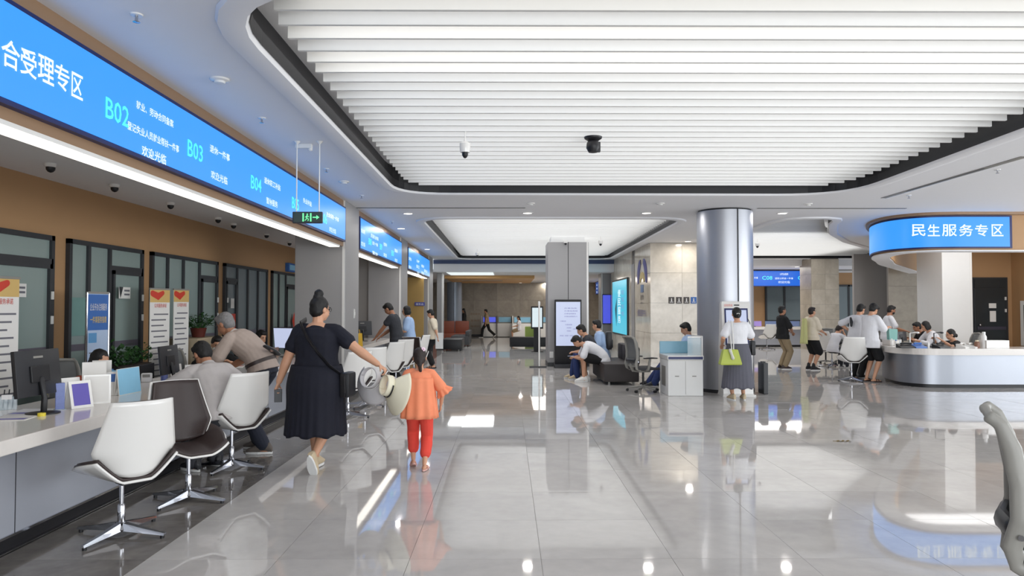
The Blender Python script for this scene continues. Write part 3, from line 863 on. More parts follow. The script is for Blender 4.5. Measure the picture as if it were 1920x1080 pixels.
# ============================================================ MESH OFFICE CHAIR
def office_chair(label, loc, th, tone='grey_pl', scale=1.0):
    t = thing('office_chair', label, 'chair', loc, R(th), None, scale)
    g_ = M[tone]
    # five star base with casters
    MB().lathe((0, 0, 0), [(.04, .06), (.045, .09), (.03, .13)], 18).build('hub', g_, t, True)
    for k in range(5):
        m_ = Matrix.Rotation(R(72 * k + 18), 4, 'Z')
        lg = MB().limb([((.02, 0, .10), .026), ((.16, 0, .085), .022), ((.30, 0, .065), .016)], n=10, flat=.8).xf(m_).build('foot', g_, t, True)
        MB().cyl((0, 0), .026, -.012, .012, 16).xf(m_ @ Matrix.Translation((.31, .015, .027)) @ Matrix.Rotation(R(90), 4, 'X')).build('caster', M['black'], lg, True)
        MB().cyl((0, 0), .026, -.008, .008, 16).xf(m_ @ Matrix.Translation((.31, -.018, .027)) @ Matrix.Rotation(R(90), 4, 'X')).build('caster', M['black'], lg, True)
    MB().cyl((0, 0), .022, .12, .40, 16).build('gas_column', M['black'], t, True)
    MB().box(-.10, .10, -.14, .12, .38, .44, .02).build('tilt_mechanism', g_, t, True)
    def seat(u, v):
        x = -1 + 2 * u
        return (x * .245 * (1 - .12 * abs(2 * v - 1) ** 3), -.22 + .47 * v, .475 + .02 * x * x - .03 * max(0, v - .7) - .01 * math.sin(math.pi * v))
    o = MB().grid(seat, 18, 14).build('seat', M['dgrey_f'], t, 'all'); md = o.modifiers.new('t', 'SOLIDIFY'); md.thickness = .05; md.offset = -1
    # back frame: two side rails, top lip, lumbar yoke
    prof = [(-.17, .43), (-.25, .47), (-.265, .55), (-.235, .66), (-.235, .80), (-.26, .95), (-.295, 1.045), (-.335, 1.075)]
    def rail(sx): return [((sx * (.215 - .02 * abs(k - 3) / 4), y, z), (.024 if 1 < k < 6 else .018)) for k, (y, z) in enumerate(prof)]
    fr = MB()
    for sx in (-1, 1): fr.limb(rail(sx), n=10, flat=1.6, hint=(1, 0, 0))
    fr.limb([((-.20, -.33, 1.072), .018), ((0, -.345, 1.085), .022), ((.20, -.33, 1.072), .018)], n=10); fr.limb([((-.2, -.235, .52), .02), ((0, -.25, .50), .024), ((.2, -.235, .52), .02)], n=10)
    o = fr.build('back_frame', g_, t, True); remesh_ = o.modifiers.new('r', 'REMESH'); remesh_.mode = 'VOXEL'; remesh_.voxel_size = .008; remesh_.use_smooth_shade = True
    mk = [(y + .0, z) for y, z in prof[2:]]
    def panel(u, v):
        f_ = v * (len(mk) - 1); i = min(len(mk) - 2, int(f_)); q = f_ - i
        y = mk[i][0] * (1 - q) + mk[i + 1][0] * q; z = mk[i][1] * (1 - q) + mk[i + 1][1] * q
        x = -1 + 2 * u
        return (x * .20, y - .02 * (1 - x * x), z)
    MB().grid(panel, 12, 18).build('mesh_back', mat('grey_mesh', (112, 114, 114), .8, bump=.5, bscale=500), t, 'all')
    MB().limb([((-.17, -.262, .62), .03), ((0, -.285, .61), .035), ((.17, -.262, .62), .03)], n=10, flat=1.4).build('lumbar_pad', M['dark'], t, True)
    MB().limb([((0, -.10, .41), .035), ((0, -.22, .43), .04), ((0, -.265, .50), .035), ((0, -.26, .56), .03)], n=12).build('back_bracket', g_, t, True)
    for sx in (-1, 1):
        a_ = MB().limb([((sx * .20, -.05, .43), .02), ((sx * .285, -.04, .46), .022), ((sx * .30, -.03, .56), .022), ((sx * .30, -.01, .655), .02)], n=10, flat=1.3).build('arm_post', g_, t, True)
        MB().limb([((sx * .30, -.13, .67), .03), ((sx * .30, .0, .675), .036), ((sx * .30, .13, .67), .028)], n=12, flat=.45, hint=(1, 0, 0)).build('arm_pad', M['dark'], a_, True)
        MB().cyl((0, 0), .012, 0, .006, 12).xf(Matrix.Translation((sx * .24, -.235, .60)) @ Matrix.Rotation(R(90 * sx), 4, 'Y')).build('pivot', M['chrome'], t, True)
    return t
oc = office_chair('grey mesh office chair cut off by the right edge in the foreground', (2.40, 3.0, 0), -122)
oc2 = copy_tree(oc); oc2.location = fl(1206, 734); oc2.rotation_euler = (0, 0, R(-72)); oc2.scale = (.93,) * 3
oc2['label'] = 'grey mesh office chair between the sofa and the white console'
for i, (px, py, Y, th, lb) in enumerate(((1792, 640, 15.6, 80, 'office chair of the clerk in black at the round counter'), (1690, 620, 17.9, 60, 'empty dark office chair at the left inside of the round counter'))):
    c = copy_tree(oc); q = at(px, py, Y); c.location = (q.x + (.2 if i == 0 else 0), Y + .05, 0); c.rotation_euler = (0, 0, R(th)); c['label'] = lb; c.scale = (.9,) * 3

# ============================================================ SOFA AND BENCHES
def sofa(label, loc, th, w_, m, backs=True, hb=.75):
    t = thing('sofa', label, 'sofa', loc, R(th))
    MB().box(-w_ / 2, w_ / 2, -.38, .32, .06, .42, .03).build('seat', m, t, True)
    if backs:
        n_ = max(1, round(w_ / .75)); ww = w_ / n_
        for k in range(n_): MB().box(-w_ / 2 + k * ww + .01, -w_ / 2 + (k + 1) * ww - .01, -.40, -.24, .40, hb, .04).build('back_cushion', m, t, True)
    for sx in (-1, 1):
        for sy in (-1, 1): MB().box(sx * (w_ / 2 - .08) - .02, sx * (w_ / 2 - .08) + .02, sy * .24 - .05, sy * .24 - .01, 0, .07).build('leg', M['grey_pl'], t)
    return t
sofa('dark brown sofa with the three seated people in the middle of the hall', (2.22, 15.2, 0), 90, 1.9, M['sofa'])
sofa('far black bench on the left, nearest of the two', (-2.0, 26.2, 0), 90, 1.6, M['black'], False)
sofa('dark bench with low back behind the far black bench', (-1.9, 29.2, 0), 90, 2.0, M['dgrey_f'], True, .62)
sofa('far red brown banquette beside the pale pillar', (-2.65, 31.5, 0), 180, 1.9, mat('red_brown_leather', (140, 70, 48), .5), True, .95)
b_ = sofa('far black flat bench left of the square column', (1.0, 27.4, 0), 180, 1.85, M['black'], False)
t = thing('stool', 'lime green cube stool by the far black bench', 'stool', (.93, 28.7, 0))
MB().box(-.24, .24, -.24, .24, .03, .78, .03).build('cube', mat('lime_fabric', (150, 168, 84), .8), t, True); MB().box(-.2, .2, -.2, .2, 0, .03).build('foot', M['black'], t)
# far pale pillar and dark pillar
column(-2.72, -2.47, 27.6, 27.9, 2.86, 'thin dark pillar at the far left', seam=False)
t = thing('pillar', 'far pale blue grey rounded pillar at the far left', 'column', (-2.55, 34.5, 0))
MB().lathe((0, 0, 0), [(.36, .08), (.36, 2.74)], 40).build('cladding', mat('pale_blue_grey_metal', (160, 172, 188), .4, .4), t, True); MB().lathe((0, 0, 0), [(.37, 0), (.37, .08)], 40).build('plinth', M['dark'], t, True)
MB().box(-.01, .01, -.365, -.35, .08, 2.74).build('seam', M['dark'], t)
# self service machines far back
def machine(label, x, y, top, w_=.8):
    t = thing('service_machine', label, 'machine', (x, y, 0))
    MB().box(-w_ / 2, w_ / 2, -.2, .3, .03, .72, .02).build('cabinet', M['white_m'], t, True)
    MB().box(-w_ / 2 + .05, w_ / 2 - .05, -.17, .25, 0, .03).build('plinth', M['dark'], t)
    for sx in (-1, 1): MB().box(sx * w_ / 2 - .02, sx * w_ / 2 + .02, -.32, .3, .03, 1.12, .01).build('side_panel', M['white'], t)
    MB().box(-w_ / 2, w_ / 2, .05, .12, .72, 1.1).build('screen_housing', M['grey_pl'], t); MB().box(-w_ / 2 + .08, w_ / 2 - .08, .04, .05, .78, 1.04).build('screen', top, t)
    return t
machine('far self service machine with violet screen on the back wall', -.95, 37.6, mat('lit_violet_screen', (84, 96, 235), .3, emit=.8))
machine('far self service machine beside the striding man', -.15, 37.6, M['lblue'])
machine('far self service machine left of the seated child', .75, 36.8, M['lblue'], 1.0)
machine('far self service machine right of the seated child', 1.85, 37.2, M['lblue'], 1.0)
ws2 = thing('wall_lettering', 'three short lines of lettering on the far stone wall', 'sign', (-1.72, 38.27, 0))
for z, s_ in ((1.15, '自助服务'), (.8, '查询区'), (.5, '服务区')): text(s_, (-.25, -.0, z), (1, 0, 0), (0, 0, 1), .5, .1, M['tan_dark'], ws2)
MB().box(-.3, .3, .0, .012, .4, 1.35).build('back_plate', M['marble_grey'], ws2)
# blue plate on the ochre wall
t = thing('wall_sign', 'small blue and white plate on the ochre wall under the farthest blue display', 'sign', at(787, 570, 24.38)); 
MB().box(-.17, .17, -.012, .018, -.06, .06).build('plate', mat('blue_plate', (72, 80, 160), .4), t); text('服务台', (-.13, -.013, -.04), (1, 0, 0), (0, 0, 1), .26, .07, M['paper'], t)

# ============================================================ SCREENS STANDING IN THE HALL
p = fl(1066, 690)
t = thing('information_screen', 'tall black information screen with pale lit display before the square column', 'screen', (p.x, 18.45, 0))
MB().box(-.345, .345, -.05, .05, .10, 1.74, .02).build('housing', M['black'], t, True)
MB().box(-.36, .36, -.22, .22, 0, .10, .01).build('base', M['dark'], t)
sc_ = MB().box(-.31, .31, -.058, -.05, .56, 1.68).build('screen', M['screen_w'], t)
for k, (x, z, w_) in enumerate(((-.10, 1.5, .32), (-.10, 1.43, .34), (-.1, 1.36, .3), (-.1, 1.29, .34), (-.2, 1.17, .14), (-.08, 1.08, .18), (-.04, 1.0, .12), (-.04, .92, .12), (.12, .97, .12), (-.22, .8, .1), (-.09, .8, .1), (.03, .8, .1), (.15, .8, .12))):
    text('办事指南服务大厅'[:4 + k % 4], (x, -.058, z), (1, 0, 0), (0, 0, 1), w_, .035, mat('violet_ink', (120, 120, 190), .5), t)
p = fl(1011, 688.5)
t = thing('post', 'slim white post on a dark base left of the square column', 'post', p)
MB().cyl((0, 0), .022, .02, 1.62, 16).build('pole', M['white'], t, True); MB().box(-.25, .18, -.12, .12, 0, .025, .006).build('base', M['black'], t); MB().lathe((0, 0, 0), [(.03, 1.60), (.03, 1.68), (.01, 1.70)]).build('cap', M['white'], t, True)
t = thing('information_screen', 'far rounded standing screen, white and lit, behind the slim post', 'screen', (at(1007, 600, 25.0).x, 25.0, 0))
MB().box(-.21, .21, -.04, .04, .80, 1.58, .04).build('housing', M['black'], t, True); MB().box(-.17, .17, -.046, -.04, .86, 1.53).build('screen', mat('lit_white_screen', (226, 240, 245), .3, emit=.9), t); MB().box(-.12, .12, -.03, .03, .02, .82).build('stand', M['black'], t); MB().box(-.2, .2, -.15, .15, 0, .03).build('base', M['black'], t)

# cyan screen on the stone side wall
t = thing('wall_screen', 'large cyan lit poster screen on the stone side wall', 'screen', (3.95, 25.1, .58))
MB().box(-.06, 0, -1.65, 1.65, 0, 1.95, .01).build('frame', M['frame'], t); MB().box(-.066, -.06, -1.58, 1.58, .06, 1.89).build('screen', M['cyan'], t)
for k, ch in enumerate('便民服务'): text(ch, (-.068, .25, 1.32 - k * .3), (0, -1, 0), (0, 0, 1), .6, .26, M['txt'], t)
for k in range(4): text('专区', (-.068, -.55, 1.4 - k * .24), (0, -1, 0), (0, 0, 1), .5, .14, mat('lilac_print', (170, 150, 225), .4, emit=.6), t)
MB().add([(-.067, .5, 1.3), (-.067, .95, .9), (-.067, .6, .25)], [(0, 1, 2)]).build('dark_wedge', mat('teal_print', (20, 110, 130), .4, emit=.4), t)
# emblem on the stone side wall
t = thing('wall_emblem', 'violet laurel emblem with small lettering on the stone side wall', 'sign', (3.945, 21.1, 0))
def arc(r0, r1, a0, a1, zc, m, nm, k=1.0, n_=14):
    vs = []; fs = []
    for i in range(n_ + 1):
        a = R(a0 + (a1 - a0) * i / n_); w_ = math.sin(math.pi * i / n_) * .5 + .5
        for r in (r0 + (r1 - r0) * (1 - w_) * .5, r1 - (r1 - r0) * (1 - w_) * .5):
            vs += [(-.012, -r * math.cos(a) * 1.1, zc + r * math.sin(a)), (.005, -r * math.cos(a) * 1.1, zc + r * math.sin(a))]
    for i in range(n_):
        b = i * 4; fs += [(b, b + 2, b + 6, b + 4), (b + 1, b + 5, b + 7, b + 3), (b, b + 4, b + 5, b + 1), (b + 2, b + 3, b + 7, b + 6)]
    MB().add(vs, fs).build(nm, m, t)
vio = mat('violet_letter', (84, 84, 140), .4)
for z in (0,):
    arc(.42, .72, -10, 70, 2.35, vio, 'laurel_wing'); arc(.42, .72, 110, 190, 2.35, vio, 'laurel_wing')
    arc(.22, .40, 20, 160, 2.18, mat('gold_arc', (196, 176, 120), .4), 'gold_arc')
MB().box(-.012, .003, -.2, .2, 1.98, 2.2).build('blue_block', mat('slate_blue', (92, 120, 160), .4), t)
text('政务', (-.006, .24, 1.75), (0, -1, 0), (0, 0, 1), .5, .17, M['frame'], t); text('服务大厅', (-.006, .22, 1.64), (0, -1, 0), (0, 0, 1), .44, .06, M['frame'], t)
text('便民服务中心', (-.006, .72, 1.28), (0, -1, 0), (0, 0, 1), 1.4, .2, vio, t)
# toilet pictograms
for k, (px, lb) in enumerate(((1259, 'leftmost dark pictogram plate on the cream stone wall'), (1273, 'second dark pictogram plate, with a person symbol'), (1287, 'third dark brown pictogram plate on the cream stone wall'), (1300.5, 'blue pictogram plate at the right end of the row'))):
    q = at(px, 563, 19.895); t = thing('pictogram_plate', lb, 'sign', q)
    MB().box(-.08, .08, -.012, .005, -.09, .09, .003).build('plate', M['blue'] if k == 3 else mat('dark_brown_plate', (66, 58, 54), .4), t)
    g_ = MB(); g_.ell((0, -.013, .045), (.014, .002, .014)); g_.limb([((0, -.013, .028), .012), ((0, -.013, -.02), .018)], n=8, flat=.15, hint=(1, 0, 0))
    g_.build('figure', M['paper'], t); MB().box(-.05, .05, -.0135, -.012, -.06, -.045).build('caption', M['paper'], t)

# ============================================================ CONSOLE AND KIOSK
t = thing('console_desk', 'white service console with navy band and glass screens beside the round column', 'desk', (3.085, 12.85, 0))
MB().box(-.305, .305, -.345, .33, .0, .62, .012).build('cabinet', M['white_m'], t); MB().box(-.315, .315, -.355, .34, .62, .70, .01).build('worktop', M['white'], t)
MB().box(-.30, .30, -.36, -.352, .635, .68).build('navy_band', M['navy'], t); MB().box(-.002, .002, -.347, -.344, .03, .6).build('door_gap', M['grey_pl'], t)
for x in (-.15, .15): MB().box(x - .035, x + .035, -.352, -.345, .335, .35).build('handle', M['grey_pl'], t)
MB().box(-.31, -.306, -.15, .15, .15, .5).build('side_panel', M['grey_pl'], t)
MB().box(-.31, .30, .30, .33, .70, .92, .006).build('blue_screen_panel', mat('pale_teal_panel', (120, 172, 196), .3), t)
MB().box(.285, .305, -.34, .33, .70, 1.04, .006).build('white_end_panel', M['white'], t); MB().box(.05, .28, -.30, -.29, .70, 1.02).build('glass_panel', M['glass'], t)
MB().box(.05, .285, -.31, -.285, 1.01, 1.03).build('glass_rail', M['white'], t)
t = thing('kiosk', 'white self service kiosk with a blue framed touch screen at the round column', 'kiosk', (3.98, 12.58, 0), R(-3))
m_ = Matrix.Rotation(R(-4), 4, 'X')
MB().loft([[Vector((sx * w_, y, z)) for sx, y in ((-1, y0), (1, y0), (1, y1), (-1, y1))] for z, w_, y0, y1 in ((0, .27, -.20, .2), (.05, .255, -.17, .2), (.85, .25, -.13, .18), (1.60, .245, -.03, .10), (1.64, .235, -.02, .09))]).build('body', M['white'], t)
def slant(x0, x1, z0, z1, d): 
    yy = lambda z: -.13 + (z - .85) / .75 * .10 - d
    return MB().add([(x0, yy(z0), z0), (x1, yy(z0), z0), (x1, yy(z1), z1), (x0, yy(z1), z1), (x0, yy(z0) + d, z0), (x1, yy(z0) + d, z0), (x1, yy(z1) + d, z1), (x0, yy(z1) + d, z1)], [(0, 1, 2, 3), (0, 4, 5, 1), (1, 5, 6, 2), (2, 6, 7, 3), (3, 7, 4, 0)])
slant(-.20, .20, .88, 1.52, .008).build('screen_frame', M['navy'], t); slant(-.175, .175, .91, 1.49, .012).build('screen', M['screen_w'], t)
slant(-.03, .06, 1.565, 1.585, .006).build('camera_bar', M['black'], t)
text('自助终端', (-.2, -.045, 1.55), (1, 0, 0), (0, 0, 1), .14, .045, mat('pink_red_print', (226, 130, 120), .5), t)
MB().box(.10, .2, -.2, -.12, .70, .76, .008).build('card_reader', M['grey_pl'], t)
MB().box(.25, .30, -.18, .14, 0, .03, .008).build('foot', M['white'], t)
bx = thing('black_case', 'small black box on the floor right of the kiosk', 'box', (4.55, 12.9, 0)); MB().box(-.02, .06, -.15, .15, 0, .55, .01).build('body', M['dark'], bx); MB().box(-.01, .05, -.05, .05, .55, .57).build('handle', M['black'], bx)
sw = thing('light_switch', 'white switch plate on the side of the first grey column', 'switch', onx(664, 588, -2.712)); MB().box(-.005, .012, -.05, .05, -.08, .08, .003).build('plate', M['white'], sw); MB().box(.012, .016, -.02, .02, -.03, .03).build('rocker', M['white_m'], sw)
sw2 = thing('light_switch', 'white switch plate low on the middle square column', 'switch', at(1034, 665, 18.79)); MB().box(-.05, .05, -.012, .008, -.08, .08, .003).build('plate', M['white'], sw2); MB().box(-.02, .02, -.016, -.012, -.03, .03).build('rocker', M['white_m'], sw2)

# far right counter
t = thing('service_counter', 'far grey service counter under the blue C08 display', 'counter', (11.0, 28.4, 0))
MB().box(-4.2, 2.6, -.3, .4, .08, .68).build('front_panel', M['steel_b'], t); MB().box(-4.2, 2.6, -.26, .36, 0, .08).build('kick', M['black'], t); MB().box(-4.2, 2.7, -.42, .45, .68, .78).build('worktop', M['top'], t)
for k in range(6):
    p_ = thing('desk_screen', ['blue', 'violet'][k % 2] + ' divider panel on the far counter, ' + ['leftmost', 'second from left', 'third from left', 'third from right', 'second from right', 'rightmost'][k], 'divider', (9.0 + k * .75, 28.5, .78))
    MB().box(-.3, .3, -.015, .015, .02, .22).build('panel', mat('steel_blue_panel', (96, 112, 150), .4) if k != 1 else mat('lilac_panel', (150, 130, 200), .5), p_); MB().box(-.06, .06, -.05, .05, 0, .02).build('foot', M['dark'], p_)
# ============================================================ CEILING FITTINGS
def downlight(px, py, z, label, r=.085, power=14, dz=0.0):
    p = fl(px, py, z)
    t = thing('downlight', label, 'ceiling light', (p.x, p.y, z), group=None)
    MB().lathe((0, 0, 0), [(r + .018, 0.002), (r + .018, -.008), (r, -.012), (r - .004, -.004)], 24).build('trim_ring', M['white'], t, True)
    MB().cyl((0, 0), r - .003, -.009, -.003, 24).build('diffuser', M['lamp'], t)
    l = bpy.data.lights.new('downlight_glow', 'AREA'); l.shape = 'DISK'; l.size = .16; l.energy = power; l.color = (1, .96, .9)
    o = bpy.data.objects.new('downlight_glow', l); COL.objects.link(o); o.parent = t; o.location = (0, 0, -.02)
    return t
dl = [(765, 400, CZ, 'left round downlight of the row between the two slatted ceilings'), (989, 399, CZ, 'middle round downlight of the row between the two slatted ceilings'),
      (1212, 399, CZ, 'right round downlight of the row, just left of the round column'), (1467, 399.5, CZ, 'round downlight right of the round column, near the black dome camera'),
      (752, 428, CZ, 'round downlight in the lavender ceiling near the second blue display'), (801, 467, CZ, 'round downlight above the farthest blue display'),
      (862, 489, CZ, 'round downlight left in the row beyond the second slatted ceiling'), (979, 489, CZ, 'round downlight beside the square column beyond the second slatted ceiling'),
      (1290, 452, CZ, 'round downlight nearest above the cream stone wall'), (1275, 459, CZ, 'second round downlight above the cream stone wall'),
      (1249, 470, CZ, 'farthest round downlight above the cream stone wall'), (1494, 500, 3.1, 'round downlight over the far blue C08 display'), (1606, 500, 3.1, 'round downlight left of the round counter, over the far wall screen'),
      (976, 530, 2.74, 'round downlight glowing under the orange wooden drop ceiling'), (1024, 530, 2.86, 'far round downlight just left of the square column'),
      (865, 526, 2.86, 'far round downlight near the pale blue far pillar')]
for px, py, z, lb in dl:
    downlight(px, py, z, lb)

def cyl_thing(name, label, cat, p, parts, group=None):
    t = thing(name, label, cat, p, group=group)
    for nm, m, prof in parts: MB().lathe((0, 0, 0), prof, 20).build(nm, m, t, True)
    return t
# sprinklers and smoke detectors
for px, py, lb in ((256, 27, 'sprinkler head nearest the camera over the large blue display'), (491, 221, 'sprinkler head above the B04 part of the blue display'),
                   (612, 316, 'sprinkler head right of the hanging exit sign rods'), (678, 366, 'sprinkler head near the first grey column'), (1870, 318, 'sprinkler head in the white ceiling at the far right'),
                   (735, 415, 'small sprinkler head near the second blue display'), (1704, 366, 'sprinkler head above the right end of the round column ceiling')):
    p = fl(px, py, CZ)
    cyl_thing('sprinkler', lb, 'sprinkler', p, (('rosette', M['white'], [(.04, 0), (.035, -.008)]), ('stem', M['chrome'], [(.009, -.008), (.009, -.045)]), ('deflector', M['chrome'], [(.02, -.045), (.022, -.048), (.01, -.05)])))
for px, py, lb in ((412, 148, 'round smoke detector nearest the camera, left of the slatted ceiling'), (645, 340, 'round smoke detector near the far corner of the large slatted ceiling'),
                   (995, 381, 'smoke detector in the ceiling band above the middle downlight'), (1238, 381, 'smoke detector in the ceiling band above the right downlight'), (1515, 382, 'smoke detector in the ceiling band right of the round column')):
    p = fl(px, py, CZ)
    cyl_thing('smoke_detector', lb, 'smoke detector', p, (('base', M['white'], [(.075, 0), (.075, -.012), (.06, -.02)]), ('sensor', M['white_m'], [(.045, -.02), (.04, -.035), (.015, -.038)])))
# slots
for (x0, y0), (x1, y1), lb in (((640, 389.5), (985, 389), 'long dark air slot in the ceiling band left of centre'), ((1420, 390.5), (1690, 393), 'long dark air slot in the ceiling band right of the round column')):
    a, b = fl(x0, y0, CZ), fl(x1, y1, CZ)
    t = thing('air_slot', lb, 'air vent', ((a.x + b.x) / 2, a.y, CZ)); h = (b.x - a.x) / 2
    MB().box(-h, h, -.03, .03, -.006, .0).build('blade_gap', M['dark'], t); MB().box(-h - .01, h + .01, .03, .045, -.01, 0).build('rim', M['white'], t)
a, b = fl(1655, 371, CZ), fl(1920, 293, CZ)
t = thing('air_slot', 'diagonal air slot in the white ceiling on the right', 'air vent', ((a.x + b.x) / 2, (a.y + b.y) / 2, CZ), math.atan2(b.y - a.y, b.x - a.x))
h = (b - a).length / 2
MB().box(-h, h, -.035, .035, -.006, 0).build('blade_gap', M['grey_pl'], t); MB().box(-h, h, .035, .05, -.012, 0).build('rim', M['white'], t); MB().box(-.9, .9, -.012, .012, -.009, -.006).build('dark_gap', M['dark'], t)

# dome cameras under the left soffit
lbs = ['nearest', 'second', 'third', 'fourth', 'fifth', 'sixth', 'farthest']
for k, (px, py) in enumerate(((95, 307), (215, 346), (320, 380), (409, 408), (438, 419), (500, 438), (543, 453))):
    p = fl(px, py, 2.95)
    cyl_thing('dome_camera', lbs[k] + ' dark dome camera under the soffit above the left counter', 'camera', p,
              (('mount', M['white'], [(.055, 0), (.055, -.025), (.045, -.035)]), ('dome', M['black'], [(.042, -.035), (.04, -.06), (.025, -.08), (.006, -.088)])))
# hanging cameras
def bullet(px, py_top, py_bot, Y, label, body, r, flare=False):
    p = fl(px, py_top, SLZ)
    y0 = 4.26 if p.y < 12 else 14.6
    p = at(px, py_top, y0 + round((p.y - y0) / .24) * .24); q = at(px, py_bot, p.y); H_ = SLZ - q.z; p.z = SLZ
    t = thing('security_camera', label, 'camera', (p.x, p.y, p.z))
    if flare:
        MB().lathe((0, 0, 0), [(r, 0), (r * .95, -H_ * .1), (r * .55, -H_ * .25)], 24).build('flange', body, t, True)
        MB().lathe((0, 0, 0), [(r * .5, -H_ * .2), (r * .72, -H_ * .4), (r * .75, -H_ * .7), (r * .5, -H_ * .95), (r * .1, -H_)], 24).build('housing', body, t, True)
        MB().box(r * .35, r * .8, -.02, .02, -H_ * .95, -H_ * .3, .01).build('bracket', M['dark'], t)
    else:
        MB().tube([(0, 0, .0), (0, 0, -H_ * .42)], .008).build('rod', M['white'], t)
        MB().tube([(.004, 0, -H_ * .1), (-.02, 0, -H_ * .42)], .004).build('cable', M['white'], t)
        MB().lathe((0, 0, 0), [(r * .7, -H_ * .4), (r, -H_ * .45), (r, -H_ * .62), (r * .85, -H_ * .78)], 20).build('housing', body, t, True)
        MB().lathe((0, 0, 0), [(r * .55, -H_ * .76), (r * .55, -H_ * .88), (r * .3, -H_ * .97), (r * .05, -H_)], 20).build('lens_dome', M['black'], t, True)
    return t
def drop(Y): return Y
bullet(872, 250, 297, 7.75, 'white hanging camera with black lens under the large slatted ceiling', M['white'], .058)
bullet(1112, 253, 287, 7.8, 'black dome camera under the middle of the large slatted ceiling', M['black'], .1, True)
bullet(895, 467, 482, 23.4, 'small white hanging camera at the left of the second slatted ceiling', M['white'], .06)
bullet(1126, 444, 461, 19.0, 'small white hanging camera right of the square column top', M['white'], .06)
bullet(1420, 448, 465, 20.5, 'small white hanging camera right of the round column', M['white'], .06)
bullet(1490, 402, 411, 14.6, 'small black camera with white lamps near the right downlight', M['black'], .09, True)
t = thing('security_camera', 'white bullet camera on top of the square middle column', 'camera', at(1060, 455, 18.78))
MB().box(-.05, .05, -.12, .02, -.02, .05, .01).build('housing', M['white'], t); MB().lathe((-.0, -.1, -.02), [(.03, 0), (.025, -.04), (.005, -.05)]).build('lens', M['black'], t)

# exit sign on two rods
p = at(577, 408, 7.76)
t = thing('exit_sign', 'small exit sign with green running figure and arrow hanging on two white rods', 'sign', (p.x, p.y, p.z))
MB().box(-.16, .16, -.02, .02, -.062, .062, .006).build('housing', M['frame'], t)
MB().box(-.145, .15, -.024, -.02, -.05, .05).build('face', mat('exit_face', (60, 74, 66), .4), t)
g_ = MB(); g_.box(-.05, -.035, -.027, -.024, -.045, .045); g_.box(.032, .047, -.027, -.024, -.045, .045); 
g_.build('door_mark', M['green_l'], t)
g_ = MB(); g_.ell((.002, -.026, .032), (.008, .002, .009)); g_.tube([(.0, -.026, .022), (-.004, -.026, -.005)], .006); g_.tube([(-.004, -.026, -.005), (.014, -.026, -.018), (.01, -.026, -.04)], .004)
g_.tube([(-.004, -.026, -.005), (-.012, -.026, -.024), (-.024, -.026, -.034)], .004); g_.tube([(-.02, -.026, .0), (.0, -.026, .018), (.02, -.026, .004)], .004)
g_.build('running_figure', M['green_l'], t)
MB().add([(.06, -.027, -.006), (.1, -.027, -.006), (.1, -.027, -.024), (.132, -.027, 0), (.1, -.027, .024), (.1, -.027, .006), (.06, -.027, .006)], [(0, 1, 2, 3, 4, 5, 6)]).build('arrow', M['green_l'], t)
for s, zt in ((-.122, 0), (.122, 0)):
    MB().tube([(s, 0, .06), (s, 0, CZ - p.z)], .007).build('rod', M['white'], t)
    MB().lathe((s, 0, CZ - p.z), [(.012, -.03), (.035, -.004), (.035, 0)], 14).build('ceiling_cup', M['white'], t, True)
# small wall mounted emergency lamp behind the rods
p = fl(570, 270, CZ)
t = thing('emergency_lamp', 'small grey emergency lamp on the ceiling between the exit sign rods', 'lamp', p)
MB().box(-.09, .09, -.03, .03, -.05, 0, .008).build('housing', M['white_m'], t); MB().lathe((.07, 0, -.05), [(.02, 0), (.025, -.02), (.01, -.03)]).build('lamp_head', M['white'], t)
p = fl(904, 526, 2.74)
t = thing('air_grille', 'white framed air grille under the orange wooden drop ceiling', 'air vent', (p.x, p.y, 2.74))
MB().box(-.9, .9, -.25, .25, -.012, .0, .004).build('frame', M['white'], t)
for k in range(2): MB().box(-.8 + .55 * k * 1.1, -.35 + .55 * k * 1.1 + .65 * k, -.18, .18, -.016, -.012).build('slots', M['dark'], t)
# ============================================================ PEOPLE
SK = lambda: mat('skin', (202, 152, 122), .5, noise=.04, scale=6)
SKD = lambda: mat('tanned_skin', (168, 118, 90), .5, noise=.04, scale=6)
HAIR = mat('black_hair', (15, 13, 13), .6, noise=.3, scale=40, stretch=(1, 1, .15), bump=.4, bscale=80)
HAIRG = mat('grey_hair', (122, 120, 120), .55, noise=.35, scale=40, bump=.4, bscale=80)
HAIRB = mat('dark_brown_hair', (36, 25, 22), .6, noise=.3, scale=40, bump=.4, bscale=80)
CLOTH = {}
def cloth(name, rgb, **k):
    return mat(name, rgb, k.pop('rough', .85), noise=k.pop('noise', .08), scale=9, bump=k.pop('bump', .45), bscale=k.pop('bscale', 12))

def remesh(o, vox, smooth=2, wrinkle=0.0, wscale=.12):
    md = o.modifiers.new('remesh', 'REMESH'); md.mode = 'VOXEL'; md.voxel_size = vox; md.use_smooth_shade = True
    if smooth:
        sm = o.modifiers.new('smooth', 'SMOOTH'); sm.iterations = smooth; sm.factor = .5
    if wrinkle:
        tx = bpy.data.textures.get('folds_%s' % wscale) or bpy.data.textures.new('folds_%s' % wscale, 'CLOUDS')
        tx.noise_scale = wscale; tx.noise_depth = 1
        dm = o.modifiers.new('folds', 'DISPLACE'); dm.texture = tx; dm.strength = wrinkle; dm.mid_level = .5; dm.texture_coords = 'LOCAL'

